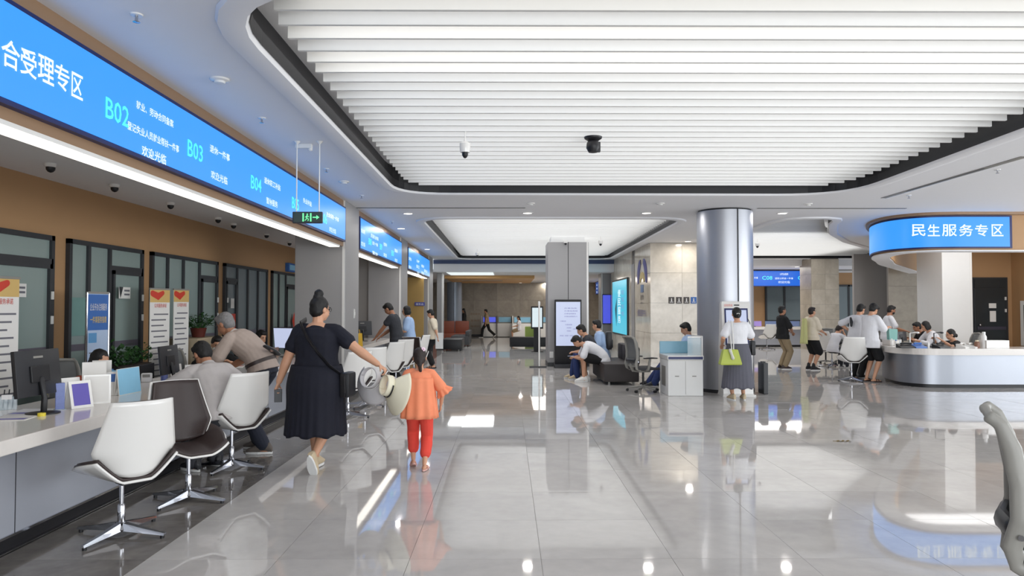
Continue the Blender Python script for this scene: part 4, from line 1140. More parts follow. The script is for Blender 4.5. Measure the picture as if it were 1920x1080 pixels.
def ik(a, b, l1, l2, pole):
    d = b - a; D = d.length
    if D > (l1 + l2) * .999:
        b = a + d.normalized() * (l1 + l2) * .999; d = b - a; D = d.length
    D = max(D, .05)
    c = max(-1, min(1, (l1 * l1 + D * D - l2 * l2) / (2 * l1 * D)))
    x = d.normalized(); p = pole - x * pole.dot(x)
    if p.length < 1e-4: p = Vector((0, -.01, -1)) - x * Vector((0, -.01, -1)).dot(x)
    p.normalize()
    return a + x * l1 * c + p * l1 * math.sqrt(max(0, 1 - c * c)), b

def person(label, loc, th, H=1.68, fat=1.0, hip=None, lean=0, head=(8, 0), hands=(None, None), feet=(None, None), foot_dir=(8, -8), poles=(None, None),
           kpole=None, hair='short', hairm=None, skin=None, top=None, topm=None, sleeve=.55, hem=.12, loose=1.0, bottom='pants', botm=None, leg=2.0, skirt=None,
           shoes='shoes', shoem=None, vox=.012, fingers='relax', group=None, child=False, collar=None, twist=0, glasses=False, mask=None, name='person', wr=.012, socks=None):
    s = H / 1.7
    skin = skin or SK(); hairm = hairm or HAIR
    t = thing(name, label, 'person', loc, R(th), group)
    Pv = Vector(hip) if hip else Vector((0, 0, .92 * s))
    V = Vector
    def frame(a):
        a = R(a); return V((0, math.sin(a), math.cos(a))), V((0, math.cos(a), -math.sin(a)))
    spine = {}
    pos = Pv.copy(); prev = 0
    ds = [0, .05, .10, .15, .20, .26, .32, .38, .44, .50]
    for d in ds:
        al = lean * min(1, .35 + d / .28 * .65)
        up, fw = frame(al)
        pos = pos + up * (d - prev) * s; prev = d
        spine[d] = (pos.copy(), up, fw)
    up0, fw0 = frame(lean * .3 if not hip else min(lean * .3, 15))
    X = V((1, 0, 0))
    if twist:
        X = Matrix.Rotation(R(twist), 3, 'Z') @ X
    def ring(c, fw, rx, ry, n=20):
        return [c + X * rx * math.cos(2 * math.pi * k / n) + fw * ry * math.sin(2 * math.pi * k / n) for k in range(n)]
    WD = {-.08: (.14, .105), 0: (.168, .118), .05: (.165, .115), .10: (.155, .108), .15: (.146, .103), .20: (.145, .102), .26: (.152, .106), .32: (.160, .108), .38: (.160, .102), .44: (.140, .085), .50: (.062, .058)}
    def torso(mb, off, d0=-.08, d1=.50, hemw=1.0, top_open=None):
        rings = []
        if d0 < 0:
            for dd in ([d0, -.04] if d0 < -.05 else [d0]):
                hx = .165 if not off else .180
                rings.append(ring(Pv + up0 * dd * s, fw0, (hx * fat * s + off) * hemw, (.118 * fat * s + off * 1.1) * hemw))
        for d in ds:
            if d > d1 + 1e-6: break
            c, up, fw = spine[d]; wx, wy = WD[d]
            f_ = fat if d < .4 else 1 + (fat - 1) * .4
            rings.append(ring(c, fw, wx * f_ * s + off, wy * f_ * s + off))
        mb.loft(rings)
    # joints
    cS, uS, fS = spine[.44]
    sh = [cS + X * sgn * (.168 + .02 * (fat - 1)) * s - uS * .012 * s for sgn in (-1, 1)]
    UA, FA = .285 * s, .245 * s
    arms = []
    for i, sgn in enumerate((-1, 1)):
        h = hands[i]
        if h is None: h = V((sgn * (.25 + .1 * (fat - 1)) * s, .05 * s, .80 * s)) if not hip else Pv + V((sgn * .12, .32 * s, .10))
        h = V(h)
        pole = V(poles[i]) if poles[i] else V((sgn * .5, -.7, -.5))
        el, h2 = ik(sh[i], h, UA, FA, pole)
        arms.append((sh[i], el, h2))
    TL, CL = .43 * s, .42 * s
    legs = []
    for i, sgn in enumerate((-1, 1)):
        f = feet[i]
        if f is None: f = V((sgn * .10 * s, 0, .085 * s))
        f = V(f)
        hj = Pv + X * sgn * .088 * s * (1 + .5 * (fat - 1)) - up0 * .05 * s
        kp = V(kpole) if kpole else V((sgn * .1, 1, .15))
        kn, f2 = ik(hj, f, TL, CL, kp)
        legs.append((hj, kn, f2))
    # head frame
    nb, un, fn = spine[.50]
    hp, hy = head
    Rh = Matrix.Rotation(R(-hy), 3, 'Z') @ Matrix.Rotation(R(-hp), 3, 'X')
    hs = (1.0 if not child else 1.16)
    Hc = nb + un * .035 * s + Rh @ V((0, .02, .10)) * s * hs
    hm = Matrix.Translation(Hc) @ (Rh.to_4x4()) @ Matrix.Scale(s * hs, 4)
    def HX(mb): return mb.xf(hm)
    # --- body
    mb = MB()
    torso(mb, 0)
    for i in (0, 1):
        sgn = (-1, 1)[i]; S_, E_, W_ = arms[i]
        af = 1 + (fat - 1) * .7
        mb.limb([(spine[.44][0] + X * sgn * .09 * s, .055 * s), (S_, .056 * s * af)])
        mb.limb([(S_, .054 * s * af), (S_.lerp(E_, .5), .047 * s * af), (E_, .038 * s * af), (E_.lerp(W_, .3), .040 * s * af), (E_.lerp(W_, .75), .030 * s * af), (W_, .025 * s * af)])
        fd = (W_ - E_).normalized()
        side = fd.cross(V((0, 0, 1)))
        if side.length < .3: side = V((0, 1, 0)) - fd * fd.y
        side.normalize()
        if fingers == 'relax' and abs(fd.z) > .8: side = V((0, 1, 0)) - fd * fd.y; side.normalize()
        nrm = fd.cross(side).normalized()
        if nrm.dot(V((-sgn, 0, 0))) < 0 and abs(fd.z) > .7: nrm = -nrm
        if abs(fd.z) <= .7 and nrm.z > 0: nrm = -nrm
        mb.limb([(W_, .024 * s), (W_ + fd * .03 * s, .033 * s), (W_ + fd * .075 * s, .038 * s)], flat=.45, hint=side)
        cu = {'relax': 30, 'grip': 75, 'flat': 8}[fingers]
        fr = max(.0085 * s, .62 * vox)
        for q, (o_, ln) in enumerate(((-.029, .062), (-.0097, .075), (.0097, .08), (.029, .072))):
            b0 = W_ + fd * .08 * s + side * o_ * s
            a1 = R(cu * .5); a2 = R(cu * 1.25); a3 = R(cu * 1.8)
            d1 = fd * math.cos(a1) + nrm * math.sin(a1); d2 = fd * math.cos(a2) + nrm * math.sin(a2); d3 = fd * math.cos(a3) + nrm * math.sin(a3)
            p1 = b0 + d1 * ln * .45 * s; p2 = p1 + d2 * ln * .33 * s; p3 = p2 + d3 * ln * .26 * s
            mb.limb([(b0 - fd * .02 * s, fr), (b0, fr), (p1, fr * .95), (p2, fr * .88), (p3, fr * .78)], n=8)
        tb = W_ + fd * .028 * s + side * .028 * s
        td = (fd * .75 + side * .6 + nrm * .3).normalized()
        mb.limb([(tb, fr * 1.25), (tb + td * .035 * s, fr * 1.15), (tb + td * .035 * s + (td + nrm * .5).normalized() * .028 * s, fr)], n=8)
    for i in (0, 1):
        hj, kn, an = legs[i]
        lf_ = 1 + (fat - 1) * .6
        mb.limb([(hj, .088 * s * lf_), (hj.lerp(kn, .5), .073 * s * lf_), (kn, .053 * s * lf_)])
        kd = (an - kn).normalized(); back = V((0, -1, 0)) - kd * (-kd.y)
        mb.limb([(kn, .052 * s * lf_), (kn.lerp(an, .3) + back * .012 * s, .056 * s * lf_), (kn.lerp(an, .65) + back * .006 * s, .042 * s * lf_), (an, .033 * s)])
    mb.limb([(nb - un * .05 * s, .056 * s), (nb + un * .02 * s, .052 * s), (Hc - Rh @ V((0, .025, .05)) * s * hs, .05 * s)])
    hd = MB()
    hd.ell((0, -.012, .022), (.074, .092, .094), 18, 14)
    hd.ell((0, .022, -.035), (.058, .064, .078), 16, 12)
    hd.ell((0, .05, -.082), (.030, .026, .026))
    hd.limb([((0, .085, .012), .009), ((0, .098, -.018), .0125), ((0, .094, -.027), .012)], n=8)
    for sgn in (-1, 1):
        hd.ell((sgn * .076, -.004, -.012), (.010, .019, .031), 10, 8)
        hd.ell((sgn * .03, .072, -.045), (.016, .014, .012), 10, 8)
    hd.ell((0, .083, -.055), (.022, .011, .006), 10, 8); hd.ell((0, .081, -.066), (.020, .011, .006), 10, 8)
    HX(hd); mb.add(hd.v, hd.f)
    # bare feet (inside the shoes)
    def foot_frame(i):
        hj, kn, an = legs[i]
        fy = V((math.sin(R(-foot_dir[i])), math.cos(R(-foot_dir[i])), 0))
        pitch = 0
        if isinstance(shoes, tuple): pitch = shoes[1][i]
        fy2 = V((fy.x * math.cos(R(pitch)), fy.y * math.cos(R(pitch)), -math.sin(R(pitch))))
        fx = V((fy.y, -fy.x, 0)); fz = fx.cross(fy2)
        m_ = Matrix((fx, fy2, fz)).transposed().to_4x4(); m_.translation = an
        return m_ @ Matrix.Scale(s, 4)
    for i in (0, 1):
        fm = foot_frame(i); ft = MB()
        ft.limb([((0, -.045, -.05), .028), ((0, .02, -.045), .032), ((0, .10, -.055), .03), ((0, .15, -.063), .02)], n=12, flat=.8)
        ft.xf(fm); mb.add(ft.v, ft.f)
    body = mb.build('body', skin, t, True); remesh(body, vox, 2)
    # --- eyes and mouth
    em = MB()
    for sgn in (-1, 1): em.ell((sgn * .030, .079, .006), (.011, .005, .0055), 10, 6); em.box(sgn * .031 - .016, sgn * .031 + .016, .078, .086, .022, .027)
    HX(em).build('eyes', M['black'], body, True)
    HX(MB().ell((0, .089, -.060), (.018, .005, .004), 10, 6)).build('mouth', mat('lips', (150, 84, 76), .5), body, True)
    # --- hair
    hb = MB()
    if hair != 'bald':
        hb.ell((0, -.022, .036), (.083, .092, .092), 20, 14)
        hb.ell((0, -.045, -.005), (.076, .066, .085), 18, 12)
        if hair == 'short': hb.ell((0, .035, .085), (.066, .048, .035), 14, 10)
        if hair == 'mop': hb.ell((0, .03, .07), (.08, .066, .055), 14, 10); hb.ell((0, -.03, .04), (.094, .096, .10), 16, 12)
        if hair == 'bun':
            hb.ell((0, -.035, .15), (.046, .046, .038), 16, 12); hb.limb([((0, -.05, .11), .045), ((0, -.035, .14), .03)]); hb.limb([((.03, -.04, .165), .02), ((-.02, -.03, .175), .02)])
        if hair == 'low_bun': hb.ell((0, -.115, -.045), (.034, .03, .045), 14, 10)
        if hair == 'pony':
            hb.ell((0, -.105, -.03), (.045, .03, .05), 14, 10)
            hb.limb([((0, -.12, -.03), .026), ((.005, -.115, -.09), .026), ((.01, -.10, -.14), .021), ((.012, -.085, -.19), .014), ((.012, -.085, -.225), .006)], n=10)
        if hair == 'long':
            hb.limb([((0, -.06, 0), .08), ((0, -.075, -.08), .078), ((0, -.08, -.18), .07), ((0, -.075, -.26), .045)], n=16, flat=.55)
        if hair == 'bob':
            hb.ell((0, -.035, -.03), (.092, .078, .085), 18, 12); hb.ell((.07, .0, -.03), (.02, .045, .07)); hb.ell((-.07, .0, -.03), (.02, .045, .07))
        h_ = HX(hb).build('hair', hairm, body, True); remesh(h_, max(.008, vox * .8), 1, wrinkle=.008, wscale=.03)
        if hair == 'pony': HX(MB().lathe((0.004, -.118, -.075), [(.028, 0), (.031, -.008), (.028, -.016)], 14)).build('hair_tie', M['black'], h_, True)
    if glasses:
        g_ = MB()
        for sgn in (-1, 1):
            g_.tube([(sgn * .032 + .02 * math.cos(a), .092, .004 + .017 * math.sin(a)) for a in [k * math.pi / 6 for k in range(13)]], .002, 6)
            g_.tube([(sgn * .054, .09, .008), (sgn * .078, .0, .006)], .002, 6)
        HX(g_).build('glasses', M['frame'], body)
    if mask: HX(MB().ell((0, .046, -.052), (.060, .050, .045), 16, 12)).build('face_mask', mask, body, True)
    # --- bottoms
    if bottom == 'pants':
        pb = MB(); off = .012
        rings = [ring(Pv + up0 * d * s, fw0, (.168 * fat) * s + off, (.12 * fat) * s + off) for d in (-.09, -.04, 0)] + [ring(spine[d][0], spine[d][2], WD[d][0] * fat * s + off, WD[d][1] * fat * s + off) for d in (.05,)]
        pb.loft(rings)
        for hj, kn, an in legs:
            o2 = off + .006 * s; lf_ = 1 + (fat - 1) * .6
            if leg <= 1:
                pb.limb([(hj, .09 * s * lf_ + o2), (hj.lerp(kn, leg * .5), .082 * s * lf_ + o2 * 1.4), (hj.lerp(kn, leg), .075 * s * lf_ + o2 * 1.6)], n=14)
            else:
                e = kn.lerp(an + V((0, 0, -.01)), leg - 1)
                pb.limb([(hj, .09 * s * lf_ + o2), (hj.lerp(kn, .5), .076 * s * lf_ + o2), (kn, .06 * s * lf_ + o2 * 1.2), (kn.lerp(e, .5), .056 * s + o2 * 1.2), (e, .05 * s + o2 * 1.2)], n=14)
        b_ = pb.build('trousers' if leg > 1 else 'shorts', botm, t, True); remesh(b_, vox, 2, wr * .8, .1)
    elif bottom == 'skirt':
        wtop, whem, zhem, pleat, dtop = skirt
        a_, b_ = legs[0][2], legs[1][2]
        cbot = (a_ + b_) / 2; cbot = V((Pv.x * .3 + cbot.x * .7, Pv.y * .4 + cbot.y * .6, zhem))
        ctop = spine[dtop][0]
        n = 120; nr = 22
        def skf(u, v):
            c = ctop.lerp(cbot, v); e = v ** .75
            hipb = math.exp(-((v - .28) / .2) ** 2) * .02
            rx = wtop[0] + (whem[0] - wtop[0]) * e + hipb; ry = wtop[1] + (whem[1] - wtop[1]) * e + hipb
            a = 2 * math.pi * u
            m_ = 1 + pleat * v * (math.sin(26 * a + 2 * math.sin(3 * a)) * .7 + math.sin(5 * a + 1) * .9)
            return c + X * rx * math.cos(a) * m_ + V((0, 1, 0)) * ry * math.sin(a) * m_ + V((0, 0, .012 * math.sin(9 * a) * v))
        sk_ = MB().grid(skf, n, nr).build('skirt', botm, t, 'all')
        md = sk_.modifiers.new('thickness', 'SOLIDIFY'); md.thickness = .006
    # --- top
    tb_ = MB(); off = .013 + .011 * loose
    d1 = .44
    torso(tb_, off, -hem, .44, 1.0 + .04 * loose)
    c, up, fw = spine[.44]
    tb_.loft([ring(c, fw, .14 * s + off, .085 * s + off), ring(spine[.50][0] - un * .02 * s, fn, .072 * s + off * .5, .066 * s + off * .5)])
    for S_, E_, W_ in arms:
        af = 1 + (fat - 1) * .7
        if sleeve <= 1: e = S_.lerp(E_, sleeve); pts = [(S_, .054 * s * af + off * .4), (S_.lerp(e, .5), .054 * s * af + off * .6), (e, .052 * s * af + off * .9)]
        else: e = E_.lerp(W_, sleeve - 1); pts = [(S_, .058 * s * af + off * .6), (S_.lerp(E_, .5), .052 * s * af + off), (E_, .044 * s * af + off), (e, .033 * s * af + off)]
        tb_.limb([(spine[.44][0].lerp(S_, .5), .058 * s + off * .5), (S_, .054 * s * af + off * .4)]); tb_.limb(pts, n=14)
    tp = tb_.build('top', topm, t, True); remesh(tp, vox, 2, wr, .11)
    if collar:
        cb = MB(); cc = spine[.50][0] - un * .012 * s
        rg = []
        for rr_, z in ((.066, -.012), (.074, .0), (.066, .022), (.06, .022)):
            rg.append([cc + un * z * s + X * rr_ * s * math.cos(2 * math.pi * k / 20) + fn * rr_ * s * .95 * math.sin(2 * math.pi * k / 20) for k in range(20)])
        cb.loft(rg, cap=False).build('collar', collar, tp, True)
    # --- shoes
    kind = shoes[0] if isinstance(shoes, tuple) else shoes
    for i in (0, 1):
        fm = foot_frame(i)
        prof = [(-.085, .022, .032), (-.06, .034, .052), (-.01, .036, .056), (.06, .042, .046), (.12, .045, .03), (.165, .034, .022), (.185, .014, .014)]
        def shoe(zs, ws, lo):
            rgs = []
            for y, wd, hh in prof:
                rgs.append([V((wd * ws * math.cos(2 * math.pi * k / 14), y, -.085 + lo + (hh * zs) * (1 + math.sin(2 * math.pi * k / 14)))) for k in range(14)])
            return rgs
        sole = MB(); rg = []
        for z in (-.085, -.062):
            rg.append([V((math.cos(a) * (.044 if math.sin(a) > 0 else .037), .05 + .14 * math.sin(a), z)) for a in [2 * math.pi * k / 24 for k in range(24)]])
        sole.loft(rg)
        if kind == 'shoes':
            o = MB().loft(shoe(1.0, 1.0, .012)).xf(fm).build('shoe', shoem or M['dark'], t, True)
            sole.xf(fm).build('sole', M['white_m'], o)
        elif kind == 'sandals':
            o = sole.xf(fm).build('sandal', shoem or M['dark'], t)
            st = MB()
            for y, hh in ((.09, .05), (.04, .065)):
                st.limb([((-.045, y, -.07), .009), ((-.03, y, -.085 + hh), .009), ((.03, y, -.085 + hh), .009), ((.045, y, -.07), .009)], n=8)
            st.xf(fm).build('strap', shoem or M['dark'], o)
        if socks: MB().limb([(legs[i][2] + V((0, 0, .07)), .042 * s), (legs[i][2] - V((0, 0, .02)), .044 * s)], n=12).build('sock', socks, t, True)
    t['_'] = 0; del t['_']
    return t, dict(spine=spine, arms=arms, legs=legs, hm=hm, X=X, Pv=Pv, HX=HX, body=body, sh=sh, s=s)

def held(P, v):  # person-local -> world
    return Matrix.Translation(P.location) @ Matrix.Rotation(P.rotation_euler.z, 4, 'Z') @ Vector(v)

C = dict(
    navy=cloth('navy_dress_fabric', (12, 14, 30), noise=.2), orange=cloth('orange_blouse', (236, 142, 104)), red=cloth('red_trousers', (226, 74, 60)),
    taupe=cloth('taupe_shirt', (172, 156, 146)), dnavy=cloth('dark_navy_trousers', (32, 36, 50)), lgrey=cloth('pale_grey_shirt', (186, 180, 178)),
    white=cloth('white_tshirt', (226, 226, 230)), black=cloth('black_cloth', (17, 17, 20)), charc=cloth('charcoal_cloth', (52, 54, 60)), lblue=cloth('light_blue_shirt', (164, 190, 226)),
    cream=cloth('cream_tshirt', (222, 210, 188)), khaki=cloth('khaki_trousers', (150, 132, 104)), rust=cloth('rust_cardigan', (150, 66, 42)), grey=cloth('grey_skirt', (92, 92, 102)),
    blue=cloth('blue_trousers', (40, 56, 104)), tan=cloth('beige_shoe', (198, 180, 150)))
V3 = Vector
# 1 woman in the navy dress
p = fl(592, 884)
P, j = person('stout woman in a navy dress walking away with her hair in a bun', p, -6, H=1.66, fat=1.30, lean=3, head=(6, 34), hands=((-.37, -.02, .80), (.60, .02, .99)),
              poles=((-.4, -.8, 0), (.3, -.5, -.8)), feet=((-.06, .16, .09), (.03, -.14, .16)), foot_dir=(0, 0), shoes=('shoes', (0, 58)), shoem=C['tan'], hair='bun',
              topm=C['navy'], sleeve=.60, hem=.03, loose=.4, bottom='skirt', botm=C['navy'], skirt=((.235, .185), (.285, .25), .35, .035, .10), vox=.008, fingers='grip', glasses=True)
WOM, WJ = P, j
# crossbody strap and bag
st = MB(); pts = []
for a, (x, y, z) in enumerate(((-.13, .06, 1.415), (-.12, -.10, 1.385), (-.03, -.168, 1.26), (.08, -.185, 1.12), (.18, -.165, 1.0), (.235, -.08, .93))): pts.append((V3((x, y, z)), .028))
bag = thing('crossbody_bag', 'black crossbody bag on the right hip of the woman in navy', 'bag', held(P, (.30, .0, .80)), P.rotation_euler.z, None)
org = V3((.30, .0, .80))
MB().limb([(q - org, r) for q, r in pts], n=10, flat=.25, hint=(0, 0, 1)).build('strap', M['black'], bag, True)
MB().box(-.045, .05, -.10, .11, -.10, .13, .025).build('pouch', M['black'], bag, True)
MB().limb([((.0, -.1, .1), .006), ((.02, -.13, -.05), .006), ((.0, -.1, -.14), .006)], n=6).build('pull_cord', M['black'], bag)
# phone in the left hand
hnd = held(P, j['arms'][0][2]); 
ph = thing('phone', 'black phone in the left hand of the woman in navy', 'phone', hnd + V3((.0, -.02, -.12)), R(20))
MB().box(-.035, .035, -.006, .006, -.07, .05, .003).build('case', M['black'], ph); MB().box(-.032, .032, -.0075, -.006, -.067, .047).build('screen', M['frame'], ph)
# sun visors carried in the right hand
hv = held(P, j['arms'][1][2])
def visor(label, loc, rot, m, band, w_=.2, depth=.2):
    v = thing('sun_visor', label, 'sun hat', loc); v.rotation_euler = rot
    def brim(u, q):
        a = math.pi * (-.12 + 1.24 * u); r = .088 + depth * q * (.75 + .25 * math.sin(math.pi * u))
        return (r * math.cos(a), r * math.sin(a) * 1.05, -.05 - .10 * q ** 1.3)
    o = MB().grid(brim, 32, 8).build('brim', m, v, 'all'); md = o.modifiers.new('thickness', 'SOLIDIFY'); md.thickness = .006
    bb = MB().grid(lambda u, q: ((.092 + .004 * q) * math.cos(math.pi * 2 * u), (.098 + .004 * q) * math.sin(math.pi * 2 * u), .015 - .068 * q), 36, 3).build('band', m, v, 'all')
    md = bb.modifiers.new('thickness', 'SOLIDIFY'); md.thickness = .008
    o = MB().grid(lambda u, q: ((.094 + .012) * math.cos(math.pi * (.1 + .8 * u)), (.100 + .012) * math.sin(math.pi * (.1 + .8 * u)), -.028 - .014 * q), 24, 1).build('ribbon', band, v, 'all')
    md = o.modifiers.new('thickness', 'SOLIDIFY'); md.thickness = .004
    return v
cream_v = mat('cream_visor', (232, 226, 202), .7, bump=.1, bscale=200)
def basis(z, y):
    z = Vector(z).normalized(); y = Vector(y); y = (y - z * y.dot(z)).normalized(); x = y.cross(z)
    return Matrix((x, y, z)).transposed().to_euler()
v1 = visor('cream sun visor with black ribbon held in the right hand of the woman in navy', at(722, 722, hv.y - .03), basis((-.8, -.55, .25), (.35, -.25, -.9)), cream_v, M['black'], depth=.16)
v2 = visor('pale grey sun visor held behind the cream one', at(692, 708, hv.y + .10), basis((-.35, -.9, .2), (-.25, 0, -.95)), mat('pale_grey_visor', (206, 204, 206), .7), M['white_m'], depth=.15)

# 2 girl
p = fl(786, 880)
P, j = person('little girl in an orange blouse and red trousers with a braided ponytail', p, 2, H=1.14, fat=1.0, lean=0, head=(2, -4), child=True, hands=((-.17, .16, .62), (.20, .10, .60)),
              poles=((-.6, -.6, -.3), (1.3, -.4, -.1)), feet=((-.065, .10, .075), (.055, -.06, .062)), shoes=('sandals', (20, 0)), shoem=cloth('pink_sandal', (214, 170, 160)), hair='pony', hairm=HAIRB,
              topm=C['orange'], sleeve=.85, hem=.03, loose=1.0, bottom='pants', botm=C['red'], leg=1.62, vox=.007, fingers='relax', wr=.012)
s_ = j['s']
def bl(u, v):
    a = 2 * math.pi * u; c = j['spine'][.38][0].lerp(j['Pv'] + V3((0, 0, -.13)), v)
    r = .125 + .035 * v; m_ = 1 + (.03 + .05 * v) * math.sin(11 * a + .6 * math.sin(2 * a)) 
    return (c.x + r * 1.08 * m_ * math.cos(a), c.y + r * .82 * m_ * math.sin(a), c.z)
o = MB().grid(bl, 110, 10).build('blouse_skirt', C['orange'], P, 'all'); md = o.modifiers.new('thickness', 'SOLIDIFY'); md.thickness = .005
for S_, E_, W_ in j['arms']:
    e = S_.lerp(E_, .95); ax = (E_ - S_).normalized(); a0 = ax.orthogonal().normalized(); b0 = ax.cross(a0)
    def fr(u, v, e=e, ax=ax, a0=a0, b0=b0):
        a = 2 * math.pi * u; r = .042 + .04 * v + .012 * v * math.sin(9 * a)
        return e + ax * (.07 * v - .02) + a0 * r * math.cos(a) + b0 * r * math.sin(a)
    o = MB().grid(fr, 54, 5).build('sleeve_frill', C['orange'], P, 'all'); md = o.modifiers.new('thickness', 'SOLIDIFY'); md.thickness = .004
cl = MB()
for k in range(5): cl.ell((.045 + .016 * math.cos(k * 1.256), -.07, .105 + .016 * math.sin(k * 1.256)), (.012, .008, .012), 10, 8)
j['HX'](cl).build('hair_clip', mat('pink_white_clip', (245, 214, 230), .4), j['body'], True)

# 3 old man leaning on the counter
p = fl(488, 846)
P, j = person('grey haired man in a taupe shirt leaning over the counter', p, 84, H=1.70, fat=1.06, lean=52, head=(28, 8), hip=(0, -.02, .90), hands=((-.16, .60, .86), (.20, .52, .84)),
              poles=((-.6, -.3, -.6), (.6, -.5, -.3)), feet=((-.13, -.10, .087), (.10, .06, .087)), kpole=(0, 1, 0), shoes='shoes', shoem=cloth('brown_grey_shoe', (96, 88, 82)), hair='short', hairm=HAIRG, skin=SKD(),
              topm=C['taupe'], sleeve=.8, hem=.04, loose=1.3, botm=C['dnavy'], leg=1.95, vox=.008, fingers='flat', collar=cloth('shirt_collar', (196, 188, 182)))
c_, u_, f_ = j['spine'][.05]
b_ = MB(); b_.loft([[c_ + u_ * z + V3((1, 0, 0)) * .208 * math.cos(2 * math.pi * k / 28) + f_ * .156 * math.sin(2 * math.pi * k / 28) for k in range(28)] for z in (-.02, .018)])
b_.build('belt', M['leather'], P, True)
bg = thing('waist_bag', 'dark waist bag with a brown strap on the back of the leaning man', 'bag', held(P, j['spine'][.10][0] - j['spine'][.10][2] * .17), P.rotation_euler.z)
MB().limb([((-.15, -.0, .05), .035), ((.0, -.01, .0), .04), ((.15, 0, -.05), .035)], n=12, flat=.5).build('pouch', M['frame'], bg, True)
MB().box(-.1, .1, -.03, -.022, -.01, .03).build('panel', mat('brown_mesh', (112, 86, 76), .7), bg)

# 4 seated man with his back to us
seat4 = fl(418, 884)
P, j = person('man in a pale grey shirt sitting bent over the counter', (seat4.x - .02, seat4.y - .02, 0), 50, H=1.70, fat=1.1, lean=36, head=(38, -4), hip=(0, 0, .56), hands=((-.16, .50, .82), (.22, .50, .80)),
              feet=((-.14, .22, .087), (.12, .30, .087)), kpole=(0, 1, .6), poles=((-.8, -.2, -.4), (.8, -.2, -.4)), hair='short', skin=SKD(), topm=C['lgrey'], sleeve=.8, hem=.08, loose=1.4,
              botm=C['charc'], shoem=M['dark'], vox=.009, collar=C['lgrey'])

# staff behind the left counter (they sit lower)
def staff(label, px, pytop, X, th, topm, hair='bob', H=1.6, lean=18, mask=None, head=(15, 0), vox=.012, zh=None, sleeve=.6):
    Y = X * F_PX / (px - 952); q = at(px, pytop, Y)
    # seat height so that the head top lands where the photo shows it
    s = H / 1.7; hipz = q.z - (.50 * math.cos(R(lean * .8)) + .035 + .20) * s
    dy = -(.5 * math.sin(R(lean * .8)) + .05) * s
    dv = Matrix.Rotation(R(th), 3, 'Z') @ Vector((0, dy, 0))
    hipz = max(hipz, .42)
    return person(label, (q.x + dv.x, q.y + dv.y, 0), th, H=H, lean=lean, head=head, hip=(0, 0, hipz), hands=((-.15, .36, .79), (.16, .36, .79)), feet=((-.1, .34, .087), (.1, .34, .087)), kpole=(0, 1, .5),
                  poles=((-.8, -.3, -.5), (.8, -.3, -.5)), topm=topm, hair=hair, mask=mask, botm=C['black'], vox=vox, shoem=M['dark'], sleeve=sleeve)
staff('woman with black hair and a rust cardigan behind the nearest counter papers', 186, 657, -3.95, -105, C['rust'], 'bob', sleeve=1.8)
staff('masked clerk facing us between the two men at the counter', 407, 631, -4.0, -150, C['black'], 'short', mask=M['white_m'])
staff('clerk half hidden behind the leaning man', 489, 620, -3.95, -120, C['black'], 'short')

# men and women at the second left counter
p = fl(744, 716)
person('man in a charcoal t-shirt bending over the second counter', p, 84, H=1.70, lean=14, head=(40, 10), hands=((-.1, .42, .92), (.14, .38, .93)), hair='short', skin=SKD(), topm=C['charc'], botm=C['black'], shoem=M['dark'], vox=.011)
yb = thing('yellow_bag', 'yellow cloth bag on the second counter before the charcoal shirted man', 'bag', (-2.98, 14.4, .75), R(10))
MB().loft([[V3((sx * (.09 - z * .06), sy * .03 * (1 - z * 1.2), z)) for sx, sy in ((-1, -1), (1, -1), (1, 1), (-1, 1))] for z in (0, .08, .2, .27)]).build('sack', mat('yellow_cloth', (232, 186, 60), .7), yb)
MB().tube([(-.03, 0, .26), (-.02, 0, .34), (.02, 0, .34), (.03, 0, .26)], .006).build('handle', mat('yellow_cloth', (232, 186, 60), .7), yb)
p = fl(768, 707)
person('woman in a light blue blouse and glasses behind the bending man', p, 96, H=1.60, lean=6, head=(10, 10), hands=((-.1, .30, 1.0), (.16, .2, .92)), hair='bob', glasses=True, topm=C['lblue'], sleeve=.75, hem=.16, loose=1.4,
       bottom='pants', botm=C['lblue'], leg=1.6, shoem=C['tan'], vox=.011)
p = fl(812, 690)
P, j = person('woman in a white t-shirt and wide black trousers standing in the aisle', p, 92, H=1.52, lean=3, head=(22, 12), hands=((-.24, .05, .76), (.2, .04, .74)), hair='short', topm=C['white'], sleeve=.8, hem=.1, loose=1.3,
       botm=C['black'], leg=1.85, loose_=None, shoes='sandals', shoem=M['black'], vox=.011) if False else person('woman in a white t-shirt and wide black trousers standing in the aisle', p, 92, H=1.52, lean=3, head=(22, 12),
       hands=((-.22, -.14, .76), (.2, .04, .74)), poles=((-.4, -.9, .2), (.4, -.8, 0)), hair='short', topm=C['cream'], sleeve=.8, hem=.1, loose=1.5, botm=C['black'], leg=1.85, shoes='sandals', shoem=M['black'], vox=.011)
fo = thing('folder', 'white paper folder held by the woman in wide black trousers', 'folder', held(P, (-.235, -.17, .70)), R(75))
MB().box(-.008, .008, -.1, .1, -.2, .2, .003).build('cover', M['white_m'], fo); MB().box(.008, .010, -.09, .09, -.18, .18).build('sheet', M['paper'], fo)

# far silhouettes
p = fl(870, 634); person('far woman in a long black dress walking left', p, 80, H=1.52, hair='long', topm=C['black'], sleeve=1.6, bottom='skirt', botm=C['black'], skirt=((.14, .12), (.24, .22), .1, .03, .10), vox=.016)
p = fl(913, 633); person('far man in a grey shirt and black trousers striding left', p, 85, H=1.48, hair='short', topm=C['khaki'], botm=C['black'], feet=((-.08, .25, .085), (.08, -.38, .16)), lean=5, vox=.016, shoes=('shoes', (0, 40)))
p = fl(973, 638); person('far child in white sitting by the self service machines', (p.x, p.y, 0), 90, H=1.35, hip=(0, 0, .55), feet=((-.08, .3, .08), (.08, .3, .08)), kpole=(0, 1, .5), hair='long', topm=C['white'], botm=C['khaki'], leg=.8, vox=.016)

